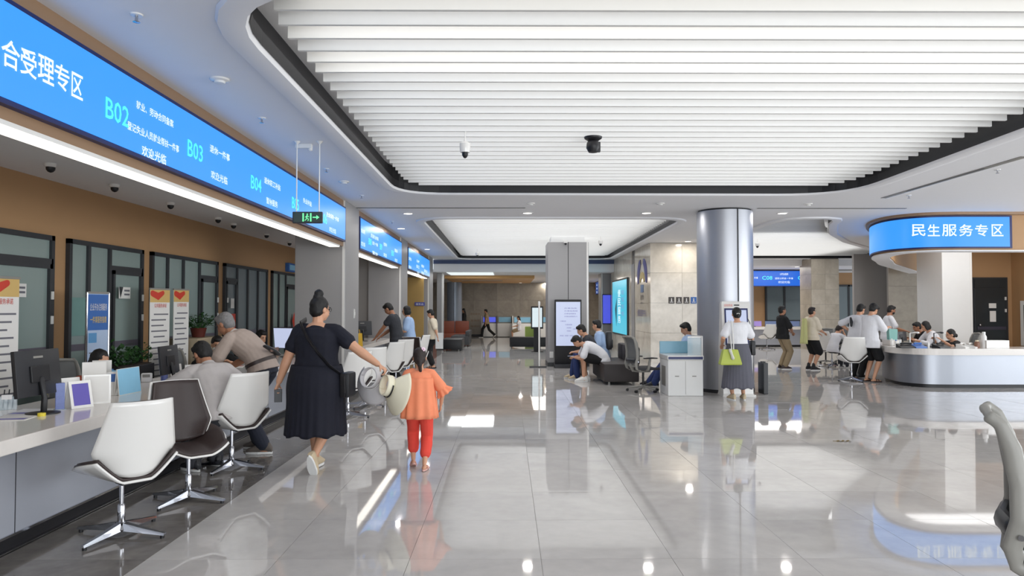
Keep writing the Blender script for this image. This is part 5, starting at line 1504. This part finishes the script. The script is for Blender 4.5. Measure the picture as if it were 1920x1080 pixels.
# bench people
p = fl(1096, 716)
hp_ = .50
P, j = person('man in a white t-shirt and black shorts hunched on the end of the sofa', (p.x + .36, p.y + .12, 0), 90, H=1.72, lean=64, head=(52, 0), hip=(0, -.02, .48), hands=((-.08, .56, .50), (.10, .54, .50)), poles=((-.8, -.3, -.4), (.8, -.3, -.4)),
              feet=((-.14, .38, .087), (.12, .30, .087)), kpole=(0, 1, .6), hair='short', topm=C['white'], sleeve=.8, loose=1.3, botm=C['black'], leg=.85, shoem=M['white'], skin=SK(), vox=.011, hem=.1)
q = held(P, (0.01, .63, .52))
ph = thing('phone', 'phone in the hands of the hunched man on the sofa', 'phone', q, R(90)); MB().box(-.035, .035, -.07, .07, -.004, .004, .002).build('case', M['black'], ph); MB().box(-.032, .032, -.065, .065, .004, .005).build('screen', M['screen_w'], ph)
p = fl(1128, 700)
P2, _ = person('man in a light blue shirt wearing a dark backpack, farthest on the sofa', (2.14, 16.12, 0), 84, H=1.75, lean=14, head=(10, 20), hip=(0, 0, .50), hands=((-.12, .36, .60), (.14, .36, .60)), feet=((-.12, .44, .087), (.12, .44, .087)), kpole=(0, 1, .6),
       hair='short', topm=C['lblue'], sleeve=.8, botm=C['black'], shoem=M['dark'], vox=.011, collar=C['white'])
bp_ = thing('backpack', 'dark backpack on the man in the light blue shirt', 'bag', held(P2, (0, -.10, .80)), P2.rotation_euler.z)
MB().box(-.15, .15, -.09, .05, -.2, .2, .04).build('pack', M['dark'], bp_, True); MB().box(-.1, .1, -.11, -.085, -.16, .02, .01).build('pocket', M['frame'], bp_, True)
person('dark haired man on the sofa leaning in between the other two', (1.88, 15.5, 0), 88, H=1.70, lean=30, head=(30, 10), hip=(0, 0, .49), hands=((-.10, .42, .58), (.12, .42, .58)), feet=((-.12, .40, .087), (.12, .48, .087)), kpole=(0, 1, .6),
       hair='short', topm=C['charc'], sleeve=.8, botm=C['blue'], shoem=C['tan'], vox=.011)
# man at the console
P, j = person('reclining man in a pale shirt and tie behind the white console', (3.46, 13.95, 0), 82, H=1.72, lean=-6, head=(26, 0), hip=(0, .0, .50), hands=((-.10, .36, .70), (.12, .34, .66)), feet=((-.12, .62, .09), (.10, .70, .09)), kpole=(0, 1, 1.2),
              hair='short', topm=C['lblue'], sleeve=1.8, botm=C['blue'], shoem=M['dark'], vox=.010, collar=C['white'])
cN, uN, fN = j['spine'][.44]
MB().limb([(cN + fN * .10, .012), (j['spine'][.32][0] + fN * .135, .03), (j['spine'][.15][0] + fN * .128, .036)], n=8, flat=.3).build('tie', cloth('blue_tie', (44, 66, 120)), P, True)
# woman at the kiosk
p = fl(1384, 750)
P, j = person('woman in a white top and long grey skirt using the kiosk by the round column', p, 3, H=1.56, lean=3, head=(8, 6), hands=((-.22, .12, .92), (.18, .25, 1.05)), hair='low_bun', topm=C['white'], sleeve=.72, hem=.10, loose=1.4,
              bottom='skirt', botm=C['grey'], skirt=((.165, .13), (.27, .20), .20, .03, .10), shoem=C['tan'], vox=.010)
j['HX'](MB().ell((0, -.118, -.01), (.03, .012, .014))).build('hair_clip', M['white'], j['body'], True)
hb_ = thing('handbag', 'lime green handbag with a pale scarf on the kiosk woman\'s left arm', 'bag', held(P, (-.20, -.19, .74)), P.rotation_euler.z)
lime = mat('lime_leather', (172, 184, 72), .45)
MB().loft([[V3((sx * w_, sy * d_, z)) for sx, sy in ((-1, -1), (1, -1), (1, 1), (-1, 1))] for z, w_, d_ in ((-.14, .17, .06), (-.12, .175, .065), (.10, .12, .04), (.11, .115, .03))]).build('pouch', lime, hb_)
MB().tube([(.06, 0, .10), (.075, .05, .32), (.09, .16, .57), (.05, .20, .58), (.05, .12, .3), (.03, 0, .10)], .009).build('strap', M['white'], hb_, True)
MB().limb([((-.02, -.06, .10), .028), ((.0, -.075, .03), .022), ((.02, -.07, -.03), .03)], n=8).build('scarf', mat('pale_scarf', (206, 206, 196), .8, noise=.2, scale=40), hb_, True)
h2 = thing('shoulder_bag', 'small black bag on the right side of the kiosk woman', 'bag', held(P, (.25, .02, .88)), P.rotation_euler.z)
MB().box(-.03, .04, -.07, .07, -.14, .10, .02).build('pouch', M['black'], h2, True); MB().tube([(0, 0, .1), (-.04, -.02, .40), (-.09, -.04, .48)], .006).build('strap', M['black'], h2)

# right hand group
p = fl(1468, 692)
person('man in a black polo shirt and khaki trousers standing with folded hands', p, -82, H=1.60, lean=-2, head=(-2, 0), hands=((-.05, .22, .94), (.04, .24, .92)), poles=((-1, -.3, -.3), (1, -.3, -.3)), hair='short', skin=SKD(), topm=C['black'], sleeve=.85, hem=.12, loose=1.5, botm=C['khaki'], leg=1.9, shoem=M['leather'], vox=.012, collar=C['black'])
p = fl(1521, 694)
P, _ = person('stocky man in a cream t-shirt and long black shorts turned to the right', p, -74, H=1.57, fat=1.15, lean=4, head=(0, 0), hands=((-.10, .28, .90), (.10, .30, .92)), hair='short', hairm=HAIRB, topm=C['cream'], sleeve=.85, hem=.12, loose=1.6, botm=C['black'], leg=.98, shoem=M['black'],
              socks=M['black'], vox=.012)
tw = thing('towel', 'pale yellow green cloth hanging down the cream shirted man\'s back', 'towel', held(P, (.02, -.205, 1.02)), P.rotation_euler.z)
MB().grid(lambda u, v: ((u - .5) * (.14 + .14 * v), -.015 * math.sin(u * 12) - .03 * v, .25 - .62 * v), 14, 10).build('cloth', mat('pale_lime_cloth', (214, 214, 150), .85), tw, 'all').modifiers.new('t', 'SOLIDIFY').thickness = .01
p = fl(1562, 690)
person('boy in white sitting in a shell chair with his hands on his face', (p.x, p.y, 0), -70, H=1.40, hip=(0, 0, .50), lean=24, head=(32, 0), hands=((-.05, .29, .92), (.06, .29, .92)), poles=((-.3, .2, -1), (.3, .2, -1)), feet=((-.1, .34, .08), (.1, .34, .08)), kpole=(0, 1, .5),
       hair='mop', hairm=HAIRB, topm=C['white'], sleeve=.7, botm=C['charc'], shoem=M['white'], vox=.012)
p = Vector((7.50, 14.9, 0))
P, _ = person('young man in a long white t-shirt and black shorts leaning to the counter', p, -72, H=1.66, lean=7, head=(32, 0), hands=((-.12, .34, 1.08), (.12, .36, 1.12)), hair='mop', topm=C['white'], sleeve=.9, hem=.20, loose=1.9, botm=C['black'], leg=.9, shoes='sandals', shoem=M['leather'], vox=.011)
p = fl(1606, 709)
P, _ = person('young man in a white t-shirt with a dark back print, arm on hip', p, -66, H=1.66, lean=14, head=(24, 0), hands=((-.20, .04, 1.02), (.12, .36, 1.0)), poles=((-1, -.6, 0), (.8, -.3, -.4)), hair='short', topm=C['white'], sleeve=.9, hem=.14, loose=1.6, botm=C['black'], shoem=M['dark'], vox=.011)
MB().limb([((.0, -.152, 1.30), .03), ((.01, -.147, 1.22), .045), ((0, -.14, 1.14), .03)], n=8, flat=.25, hint=(1, 0, 0)).build('back_print', M['frame'], P, True)
p = fl(1664, 696)
person('man with a black face mask beyond the two young men in white', p, -100, H=1.62, lean=8, head=(18, 0), hands=((-.14, .34, .96), (.14, .36, .98)), hair='short', skin=SKD(), mask=M['black'], topm=C['white'], sleeve=.8, botm=C['charc'], shoem=M['dark'], vox=.012)
# staff inside the island
def island_staff(label, px, pytop, Y, th, topm, hair, lean, head, hands, H=1.6, **k):
    q = at(px, pytop, Y); s = H / 1.7
    hipz = max(.40, q.z - (.50 * math.cos(R(lean * .8)) + .035 + .20) * s); dy = -(.5 * math.sin(R(lean * .8)) + .05) * s
    dv = Matrix.Rotation(R(th), 3, 'Z') @ Vector((0, dy, 0))
    return person(label, (q.x + dv.x, q.y + dv.y, 0), th, H=H, lean=lean, head=head, hip=(0, 0, hipz), hands=hands, feet=((-.1, .3, .087), (.1, .3, .087)), kpole=(0, 1, .5), topm=topm, hair=hair, botm=C['black'], shoem=M['dark'], vox=.012, **k)
island_staff('clerk in black sitting lowest at the round counter, turned left', 1783, 620, 15.0, 84, C['black'], 'low_bun', 20, (14, 0), ((-.16, .44, .86), (.16, .44, .86)), sleeve=.6)
island_staff('clerk in a white blouse typing behind the round counter', 1738, 602, 16.1, 80, C['white'], 'bob', 28, (24, 0), ((-.14, .50, .80), (.14, .50, .80)), sleeve=1.5)
island_staff('clerk in black leaning forward at the back of the round counter', 1722, 603, 16.7, 84, C['black'], 'short', 40, (20, 0), ((-.2, .46, .80), (.2, .42, .80)), skin=SKD(), sleeve=.7)
# ============================================================ BANNERS, PLANTS, CABINETS BEHIND THE LEFT COUNTER
def banner(label, px, py_top, X, w_, h_, kind, rz=80):
    w_ = w_ * .62
    q = onx(px, py_top, X); t = thing('roll_up_banner', label, 'banner', (X, q.y, 0), R(rz)); h_ = q.z
    MB().box(-w_ / 2, w_ / 2, -.004, .004, .04, h_).build('sheet', M['paper'] if kind != 'blue' else mat('pale_blue_print', (176, 196, 224), .5), t)
    MB().box(-w_ / 2 - .01, w_ / 2 + .01, -.05, .05, 0, .045, .006).build('base', M['grey_pl'], t)
    MB().box(-w_ / 2 - .01, w_ / 2 + .01, -.012, .012, h_ - .012, h_ + .012, .004).build('top_rail', M['grey_pl'], t)
    MB().tube([(0, .02, .03), (0, .03, h_)], .009).build('support_pole', M['grey_pl'], t)
    if kind == 'blue':
        for sx in (-1, 1): MB().tube([(sx * (w_ / 2 + .012), 0, .04), (sx * (w_ / 2 + .012), 0, h_)], .013).build('side_tube', M['chrome'], t)
        MB().box(-w_ / 2, w_ / 2, -.0055, -.004, h_ - .42, h_ - .02).build('heading_band', M['blue'], t)
        text('企业开办注销服务', (-w_ * .42, -.006, h_ - .2), (1, 0, 0), (0, 0, 1), w_ * .84, .08, M['paper'], t)
        text('一件事服务指南', (-w_ * .4, -.006, h_ - .34), (1, 0, 0), (0, 0, 1), w_ * .8, .075, mat('yellow_print', (226, 196, 90), .5), t)
        MB().box(-w_ * .45, -.02, -.0065, -.004, h_ - .56, h_ - .45).build('blue_box', mat('sky_box', (90, 150, 200), .5), t)
        for x0, x1 in ((-w_ * .45, -.02), (.02, w_ * .45)):
            for k in range(10):
                MB().box(x0 + .01, x1 - .01 - .03 * (k % 3), -.006, -.004, h_ - .68 - k * .085, h_ - .665 - k * .085).build('text_line', M['ink'], t)
    else:
        MB().box(-w_ / 2, w_ / 2, -.0055, -.004, h_ - .18, h_ - .012).build('heading_band', M['gold'], t)
        MB().limb([((-w_ / 2 + .04, -.006, h_ - .06), .04), ((-.04, -.006, h_ - .1), .05), ((.06, -.006, h_ - .05), .03)], n=10, flat=.02, hint=(1, 0, 1)).build('red_ribbon', M['red'], t)
        text('公共服务承诺', (-w_ * .3, -.006, h_ - .25), (1, 0, 0), (0, 0, 1), w_ * .62, .055, M['red'], t)
        for k in range(16):
            a = .03 + (.05 if k % 4 == 0 else 0); b = .03 + .04 * (k * 7 % 5) * .6
            MB().box(-w_ / 2 + a, w_ / 2 - b, -.0055, -.004, h_ - .35 - k * .075, h_ - .332 - k * .075).build('text_line', M['ink'], t)
    return t
banner('white roll-up banner cut off by the left edge of the picture', 3, 520, -4.7, .62, 1.8, 'white')
banner('blue headed banner on a metal stand behind the nearest clerk', 184, 549, -4.62, .50, 1.75, 'blue')
banner('left of the two white banners with red and gold headings', 300, 542, -4.7, .66, 1.8, 'white')
banner('right of the two white banners with red and gold headings', 340, 543, -4.75, .60, 1.8, 'white', 82)

def leafy(label, loc, r, h_, n_, pot, pot_m, seed):
    rnd = random.Random(seed); t = thing('potted_plant', label, 'plant', loc)
    MB().lathe((0, 0, 0), [(pot * .75, 0), (pot, pot * 1.1), (pot * 1.04, pot * 1.2), (pot * .9, pot * 1.2), (pot * .88, pot * 1.05)], 24).build('pot', pot_m, t, True)
    MB().cyl((0, 0), pot * .88, pot * .98, pot * 1.05, 20).build('soil', M['soil'], t)
    st = MB(); lf = MB(); z0 = pot * 1.05
    for k in range(n_):
        a = rnd.uniform(0, 2 * math.pi); R_ = r * math.sqrt(rnd.random()); zz = z0 + h_ * rnd.uniform(.25, 1) * (1 - .4 * (R_ / r))
        tip = Vector((R_ * math.cos(a), R_ * math.sin(a), zz)); bs = Vector((tip.x * .3, tip.y * .3, z0))
        st.tube([bs, bs.lerp(tip, .6) + Vector((0, 0, .02)), tip], .003, 5)
        for q in range(3):
            d = Vector((math.cos(a + rnd.uniform(-1.5, 1.5)), math.sin(a + rnd.uniform(-1.5, 1.5)), rnd.uniform(-.5, .5))).normalized()
            L_ = rnd.uniform(.05, .09); s_ = d.cross(Vector((0, 0, 1))).normalized() * L_ * .3; m_ = tip + d * L_ * .5 + Vector((0, 0, .01))
            lf.add([tip, m_ + s_, tip + d * L_, m_ - s_, m_ + Vector((0, 0, -.004))], [(0, 1, 4), (1, 2, 4), (2, 3, 4), (3, 0, 4)])
    o = st.build('stems', M['leaf'], t); o = lf.build('leaves', M['leaf'], t); o['kind'] = 'stuff'
    return t
q = onx(378, 632, -4.75)
cab = thing('cabinet', 'beige cabinet against the tan wall below the potted plant', 'cabinet', (-4.82, q.y, 0))
zt = q.z
MB().box(-.22, .22, -.5, .45, .04, zt, .008).build('body', mat('beige_laminate', (176, 160, 134), .5), cab); MB().box(-.2, .2, -.48, .43, 0, .04).build('plinth', M['dark'], cab)
for k in range(2): d_ = MB().box(.22, .235, -.49 + k * .475, -.49 + k * .475 + .465, .06, zt - .03, .004).build('door', mat('beige_laminate', (176, 160, 134), .5), cab); MB().box(.235, .25, -.49 + k * .475 + .38, -.49 + k * .475 + .40, .55, .68).build('handle', M['chrome'], d_)
leafy('leafy plant in a red brown pot on the beige cabinet', (-4.8, q.y, zt), .24, .28, 70, .12, mat('red_brown_pot', (96, 44, 36), .4), 1)
q = onx(255, 690, -4.55)
pb = thing('planter', 'long dark planter with green foliage behind the nearest counter', 'planter', (-4.72, 8.95, 0))
MB().box(-.15, .15, -.42, .42, 0, .82, .01).build('trough', M['dark'], pb); MB().box(-.12, .12, -.40, .40, .82, .83).build('soil', M['soil'], pb)
rnd = random.Random(3); lf = MB()
for k in range(420):
    tip = Vector((rnd.uniform(-.14, .14), rnd.uniform(-.42, .42), .83 + abs(rnd.gauss(.08, .07)))); d = Vector((rnd.uniform(-1, 1), rnd.uniform(-1, 1), rnd.uniform(-.2, .8))).normalized()
    L_ = rnd.uniform(.05, .09); s_ = d.cross(Vector((0, 0, 1))).normalized() * L_ * .28; m_ = tip + d * L_ * .5
    lf.add([tip, m_ + s_, tip + d * L_, m_ - s_, m_ + Vector((0, 0, -.004))], [(0, 1, 4), (1, 2, 4), (2, 3, 4), (3, 0, 4)])
o = lf.build('leaves', M['leaf'], pb); o['kind'] = 'stuff'

# ============================================================ THINGS ON THE LEFT COUNTER
CT = .765
def onc(px, py): return fl(px, py, CT)
def monitor(label, p, th, w_=.5, h_=.33, lift=.13, tilt=-6):
    t = thing('monitor', label, 'monitor', p, R(th))
    m_ = Matrix.Translation((0, 0, lift + h_ / 2)) @ Matrix.Rotation(R(tilt), 4, 'X')
    MB().box(-w_ / 2, w_ / 2, -.018, .012, -h_ / 2, h_ / 2, .006, mtx=m_).build('housing', M['dark'], t, True)
    MB().box(-w_ / 2 + .01, w_ / 2 - .01, .0125, .015, -h_ / 2 + .012, h_ / 2 - .01, mtx=m_).build('screen', M['screen_w'], t)
    MB().box(-.10, .10, -.032, -.018, -.07, .05, .006, mtx=m_).build('rear_panel', M['black'], t)
    MB().limb([((0, -.055, .0), .022), ((0, -.06, .12), .02), ((0, -.03, lift + .12), .022)], n=10).build('stand', M['black'], t, True)
    MB().lathe((0, -.05, 0), [(.11, 0), (.11, .008), (.03, .016)], 24).build('base', M['black'], t, True)
    MB().box(-.05, .05, -.0195, -.0182, h_ / 2 - .06, h_ / 2 - .045, mtx=m_).build('badge', M['grey_pl'], t)
    return t
p = onc(80, 776)
mo = monitor('big black monitor seen from the back on the nearest counter', (p.x - .06, p.y + .02, CT), 88, .47, .33)
c = copy_tree(mo); q = onc(318, 722); c.location = (-3.35, 7.15, CT); c.rotation_euler = (0, 0, R(92)); c.scale = (.85,) * 3; c['label'] = 'dark monitor behind the brown leather chair'
c = copy_tree(mo); c.location = (-3.45, 11.2, CT); c.rotation_euler = (0, 0, R(150)); c['label'] = 'monitor with lit screen between the leaning man and the navy dress'
c = copy_tree(mo); c.location = (-3.4, 14.9, CT); c.rotation_euler = (0, 0, R(60)); c['label'] = 'dark monitor on the second counter near the first grey column'
c = copy_tree(mo); c.location = (-3.35, 16.6, CT); c.rotation_euler = (0, 0, R(35)); c['label'] = 'small looking monitor on the second counter beyond the yellow bag'
c = copy_tree(mo); c.location = (8.35, 15.25, .75); c.rotation_euler = (0, 0, R(20)); c.scale = (.6,) * 3; c['label'] = 'dark monitor at the left end of the round counter'

def stand_card(label, px, py, w_, h_, th, face, border=.0, cat='display stand', name='acrylic_stand', lean_=14):
    q = onc(px, py); t = thing(name, label, cat, q, R(th))
    m_ = Matrix.Rotation(R(-lean_), 4, 'X')
    MB().box(-w_ / 2, w_ / 2, -.004, .004, 0, h_, mtx=m_).build('panel', M['white'] if border else face, t)
    if border: MB().box(-w_ / 2 + border, w_ / 2 - border, -.0055, -.004, border, h_ - border, mtx=m_).build('print', face, t)
    m2 = Matrix.Translation((0, 2 * h_ * math.sin(R(lean_)), 0)) @ Matrix.Rotation(R(lean_), 4, 'X')
    MB().box(-w_ / 2, w_ / 2, -.003, .003, 0, h_, mtx=m2).build('back_leg', M['white'], t)
    return t
# turned so that their faces look towards the visitors (+X)
stand_card('white photo frame with a violet picture on the nearest counter', 155, 765, .17, .21, 62, M['purple'], .022, 'picture frame', 'picture_frame')
stand_card('plain white tent card just left of the violet picture frame', 138, 760, .14, .22, 60, M['paper'], 0)
stand_card('upright white placard behind the violet picture frame', 182, 757, .19, .23, 30, M['paper'], .012, 'placard', 'placard', 6)
stand_card('white clipboard sheet standing behind the white placard', 176, 745, .18, .30, 30, M['paper'], 0, 'clipboard', 'clipboard', 4)
stand_card('light blue acrylic notice with rounded look on the nearest counter', 244, 738, .33, .23, 86, M['lblue'], .004, 'notice stand', 'acrylic_stand', 6)
stand_card('small white tent frame left of the seated man', 332, 712, .13, .17, 55, M['paper'], .01)
stand_card('white frame with grey blue picture by the seated man\'s elbow', 362, 716, .14, .18, 40, mat('grey_blue_print', (120, 132, 160), .4), .018, 'picture frame', 'picture_frame')
q = onc(112, 768)
t = thing('brochure_block', 'narrow blue printed acrylic block right of the big monitor', 'display stand', q, R(35)); MB().box(-.03, .03, -.02, .02, 0, .20, .004).build('block', mat('blue_violet_print', (110, 124, 180), .35, noise=.25, scale=30), t); MB().box(-.04, .04, -.03, .03, 0, .006).build('foot', M['glass'], t)
for i, (px, py, m__, lb) in enumerate(((201, 735, 'blue', 'blue brochure in the holder right of the white placard'), (209, 742, 'paper', 'white brochure leaning in front of the blue one'), (218, 738, 'lblue', 'light blue brochure leaning right of the white brochure'))):
    q = onc(px, py); t = thing('brochure', lb, 'brochure', q, R(32)); m_ = Matrix.Rotation(R(-16), 4, 'X')
    MB().box(-.05, .05, -.008, .008, 0, .21, mtx=m_).build('booklet', M[m__], t); MB().box(-.04, .04, -.0095, -.008, .12, .19, mtx=m_).build('title_patch', M['blue'] if m__ != 'blue' else M['paper'], t)
q = onc(200, 742)
t = thing('leaflet', 'white and blue leaflet standing tall behind the brochures', 'leaflet', (q.x - .1, q.y + .1, CT), R(25)); MB().box(-.075, .075, -.003, .003, .0, .30).build('sheet', M['paper'], t); MB().box(-.07, .03, -.0042, -.003, .14, .27).build('blue_patch', M['blue'], t); MB().box(-.08, .08, -.03, .03, 0, .01).build('foot', M['glass'], t)
q = onc(275, 716); t = thing('card_reader', 'small grey white device right of the light blue notice', 'device', q, R(20))
MB().box(-.05, .05, -.04, .04, 0, .09, .012).build('body', M['white_m'], t, True); MB().box(-.035, .035, -.042, -.04, .05, .08).build('slot', M['grey_pl'], t)
q = onc(14, 768); t = thing('pen_holder', 'clear acrylic pen holder with white label at the left edge of the counter', 'holder', q, R(30))
MB().box(-.06, .06, -.04, .04, 0, .10, .004).build('box', M['glass'], t); MB().box(-.035, .03, -.043, -.04, .08, .115, .004).build('label', M['paper'], t)
for x in (-.03, 0, .03): MB().tube([(x, 0, .01), (x + .01, .01, .15)], .004).build('pen', M['dark'], t)
for px, py, m__, lb in ((30, 783, 'paper', 'sheet of paper with violet print lying at the left edge of the counter'), (60, 772, 'white_m', 'papers lying under the big monitor')):
    q = onc(px, py); t = thing('paper_sheet', lb, 'paper', (q.x, q.y, CT), R(10)); MB().box(-.12, .12, -.15, .15, 0, .003).build('sheet', M[m__], t); MB().box(-.1, .1, -.12, -.05, .003, .0035).build('print', M['purple'], t)
q = onc(78, 780); t = thing('tape_roll', 'small yellow roll lying before the big monitor', 'tape', q); MB().lathe((0, 0, 0), [(.012, 0), (.026, 0), (.026, .022), (.012, .022), (.012, 0)], 20).build('roll', mat('yellow_plastic', (226, 206, 60), .4), t, True)
t = thing('pen', 'yellow pen leaning on the stand of the big monitor', 'pen', onc(82, 768)); MB().tube([(0, 0, 0), (.015, .01, .12)], .006).build('barrel', mat('yellow_plastic', (226, 206, 60), .4), t); MB().tube([(.015, .01, .12), (.0155, .0105, .135)], .004).build('tip', M['black'], t)
q = onc(308, 716); t = thing('bottle', 'blue bottle with white cap behind the brown leather chair', 'bottle', q)
MB().lathe((0, 0, 0), [(.032, 0), (.034, .01), (.034, .11), (.02, .13)], 20).build('body', mat('violet_blue_label', (92, 104, 160), .3), t, True); MB().lathe((0, 0, 0), [(.024, .128), (.024, .155), (.01, .158)], 20).build('cap', M['white'], t, True)
q = onc(440, 688); t = thing('paper_sheet', 'white and red printed sheet under the leaning man\'s hands', 'paper', (q.x, q.y, CT), R(15)); MB().box(-.11, .11, -.15, .15, 0, .004).build('sheet', M['paper'], t); MB().box(-.1, .1, .06, .12, .004, .005).build('red_print', M['red'], t)
for k, (px, py, lb) in enumerate(((668, 650, 'white phone like device at the near end of the second counter'), (700, 650, 'grey box behind the white device on the second counter'))):
    q = onc(px + 20, py + 2); t = thing('counter_device', lb, 'device', (-3.2 - .1 * k, 14.0 + k * .9, CT), R(20)); MB().box(-.05, .05, -.04, .04, 0, .14, .02).build('body', M['white'] if k == 0 else M['grey_pl'], t, True); MB().box(-.08, .08, -.06, .06, 0, .02, .005).build('base', M['grey_pl'], t)
# clerk's chairs behind the left counter
for (x, y, th, lb) in ((-4.5, 7.6, -110, 'dark office chair behind the rust cardigan clerk'), (-4.2, 9.6, -100, 'empty office chair with pale frame beside the seated man\'s head')):
    c = copy_tree(oc); c.location = (x, y, 0); c.rotation_euler = (0, 0, R(th)); c.scale = (.9,) * 3; c['label'] = lb
# blue triangle sign at the far wall and cables
q = onx(549, 502, -5.0); t = thing('wall_sign', 'small blue angled sign high on the tan wall before the first column', 'sign', (-5.09, q.y, q.z)); MB().box(-.01, .08, -.25, .25, -.1, .1, .01).build('plate', M['blue'], t); MB().box(.08, .085, -.2, .2, -.06, .06).build('print', M['lblue'], t)

# ============================================================ THINGS ON THE ROUND COUNTER
IT = .75
def oni(px, py):
    Y = 14.75 if px < 1695 else 13.95
    return Vector((at(px, py, Y).x, Y, IT))
def bottle(label, px, py, r, h_, m__, capm, seed=0):
    q = oni(px, py); t = thing('bottle', label, 'bottle', q)
    MB().lathe((0, 0, 0), [(r, 0), (r, h_ * .7), (r * .55, h_ * .85)], 18).build('body', m__, t, True); MB().lathe((0, 0, 0), [(r * .6, h_ * .84), (r * .6, h_), (r * .2, h_ * 1.01)], 16).build('cap', capm, t, True)
    return t
bottle('tall white thermos near the right end of the round counter', 1845, 654, .05, .31, M['white'], M['white_m'])
bottle('small white sanitizer bottle at the left corner of the round counter', 1672, 656, .022, .15, M['white'], M['white_m'])
bottle('second small white bottle right of the sanitizer', 1680, 657, .024, .12, M['white_m'], M['blue'])
bottle('small clear bottle at the left corner of the round counter', 1688, 656, .02, .13, M['glass'], M['white'])
bottle('little white bottle in front of the typing clerk', 1741, 657, .02, .11, M['white'], M['white_m'])
bottle('round beige topped jar left of the thermos', 1832, 654, .05, .15, mat('brown_jar', (130, 90, 70), .4), mat('cream_lid', (226, 212, 184), .5))
q = oni(1862, 658); t = thing('box', 'white cardboard box at the right end of the round counter', 'box', (q.x + .05, q.y, IT), 0); MB().box(-.24, .2, -.1, .12, 0, .15, .004).build('carton', M['white'], t); MB().box(-.24, .2, .0, .01, .15, .152).build('tape', M['grey_pl'], t)
q = oni(1657, 652); t = thing('box', 'low cream box at the left end of the round counter', 'box', (q.x + .3, q.y + .25, IT), R(20)); MB().box(-.16, .16, -.1, .1, 0, .10, .01).build('body', M['top'], t); MB().box(-.165, .165, -.105, .105, .10, .115, .004).build('lid', M['white_m'], t)
t = thing('paper_bag', 'pale teal bag on the low cream box at the round counter', 'bag', (q.x + .32, q.y + .27, IT + .115), R(10)); MB().loft([[Vector((sx * w_, sy * .04, z)) for sx, sy in ((-1, -1), (1, -1), (1, 1), (-1, 1))] for z, w_ in ((0, .09), (.18, .1), (.22, .095))]).build('sack', mat('pale_teal', (130, 180, 172), .6), t); MB().tube([(-.04, 0, .21), (-.03, 0, .28), (.03, 0, .28), (.04, 0, .21)], .004).build('handle', M['white'], t)
for k, (px, py, w_, lb) in enumerate(((1700, 655, .16, 'black keypad on the round counter near the left corner'), (1722, 656, .12, 'dark blue document tray in front of the clerks'), (1765, 657, .14, 'black phone set before the clerk in black'), (1808, 656, .13, 'white desk telephone between the clerk and the jar'), (1822, 657, .10, 'small white cup stand left of the jar'))):
    q = oni(px, py); t = thing(['keypad', 'document_tray', 'telephone', 'telephone', 'cup_stand'][k], lb, ['device', 'tray', 'telephone', 'telephone', 'holder'][k], (q.x, q.y, IT), R(10 * k))
    m__ = [M['black'], M['blue'], M['black'], M['white'], M['white']][k]
    MB().loft([[Vector((sx * w_, y, z)) for sx, y, z in ((-1, -.09, .0), (1, -.09, .0), (1, -.09, .02), (-1, -.09, .02))], [Vector((sx * w_, y, z)) for sx, y, z in ((-1, .09, 0), (1, .09, 0), (1, .09, .08), (-1, .09, .08))]]).build('body', m__, t)
    MB().limb([((-w_ * .6, .02, .085), .02), ((0, .03, .09), .014), ((w_ * .6, .02, .085), .02)], n=8).build('handset' if k in (2, 3) else 'top_part', m__, t, True)
# document camera arms
for px, Y, lb in ((1712, 14.15, 'white document camera on the left part of the round counter'), (1757, 14.15, 'black document camera in the middle of the round counter')):
    q = at(px, 640, Y); t = thing('document_camera', lb, 'camera', (q.x, Y, IT)); mm = M['white'] if 'white' in lb else M['dark']
    MB().box(-.1, .1, -.08, .08, 0, .02, .005).build('base', mm, t); MB().tube([(-.06, 0, .02), (-.06, 0, .28), (.06, -.04, .30)], .012).build('arm', mm, t); MB().ell((.07, -.04, .29), (.035, .03, .02)).build('head', mm, t, True)
# scrap on the floor
q = fl(1582, 828); t = thing('floor_scrap', 'small brown scrap lying on the polished floor right of the kiosk', 'litter', (q.x, q.y, .002)); MB().grid(lambda u, v: ((u - .5) * .16, (v - .5) * .05, .012 * math.sin(u * 9) ** 2 + .001), 10, 3).build('leaf', mat('brown_scrap', (120, 100, 60), .7), t)
MB().tube([(-.08, 0, .004), (-.12, .01, .004)], .003).build('stalk', mat('brown_scrap', (120, 100, 60), .7), t)

for px, Y, th, lb in ((1548, 19.6, 150, 'dark office chair beside the boy with his hands on his face'), (1582, 20.0, 170, 'dark framed office chair behind the white shell chair on the right')):
    q = at(px, 640, Y); c = copy_tree(oc); c.location = (q.x, Y, 0); c.rotation_euler = (0, 0, R(th)); c.scale = (.88,) * 3; c['label'] = lb

flush_texts()
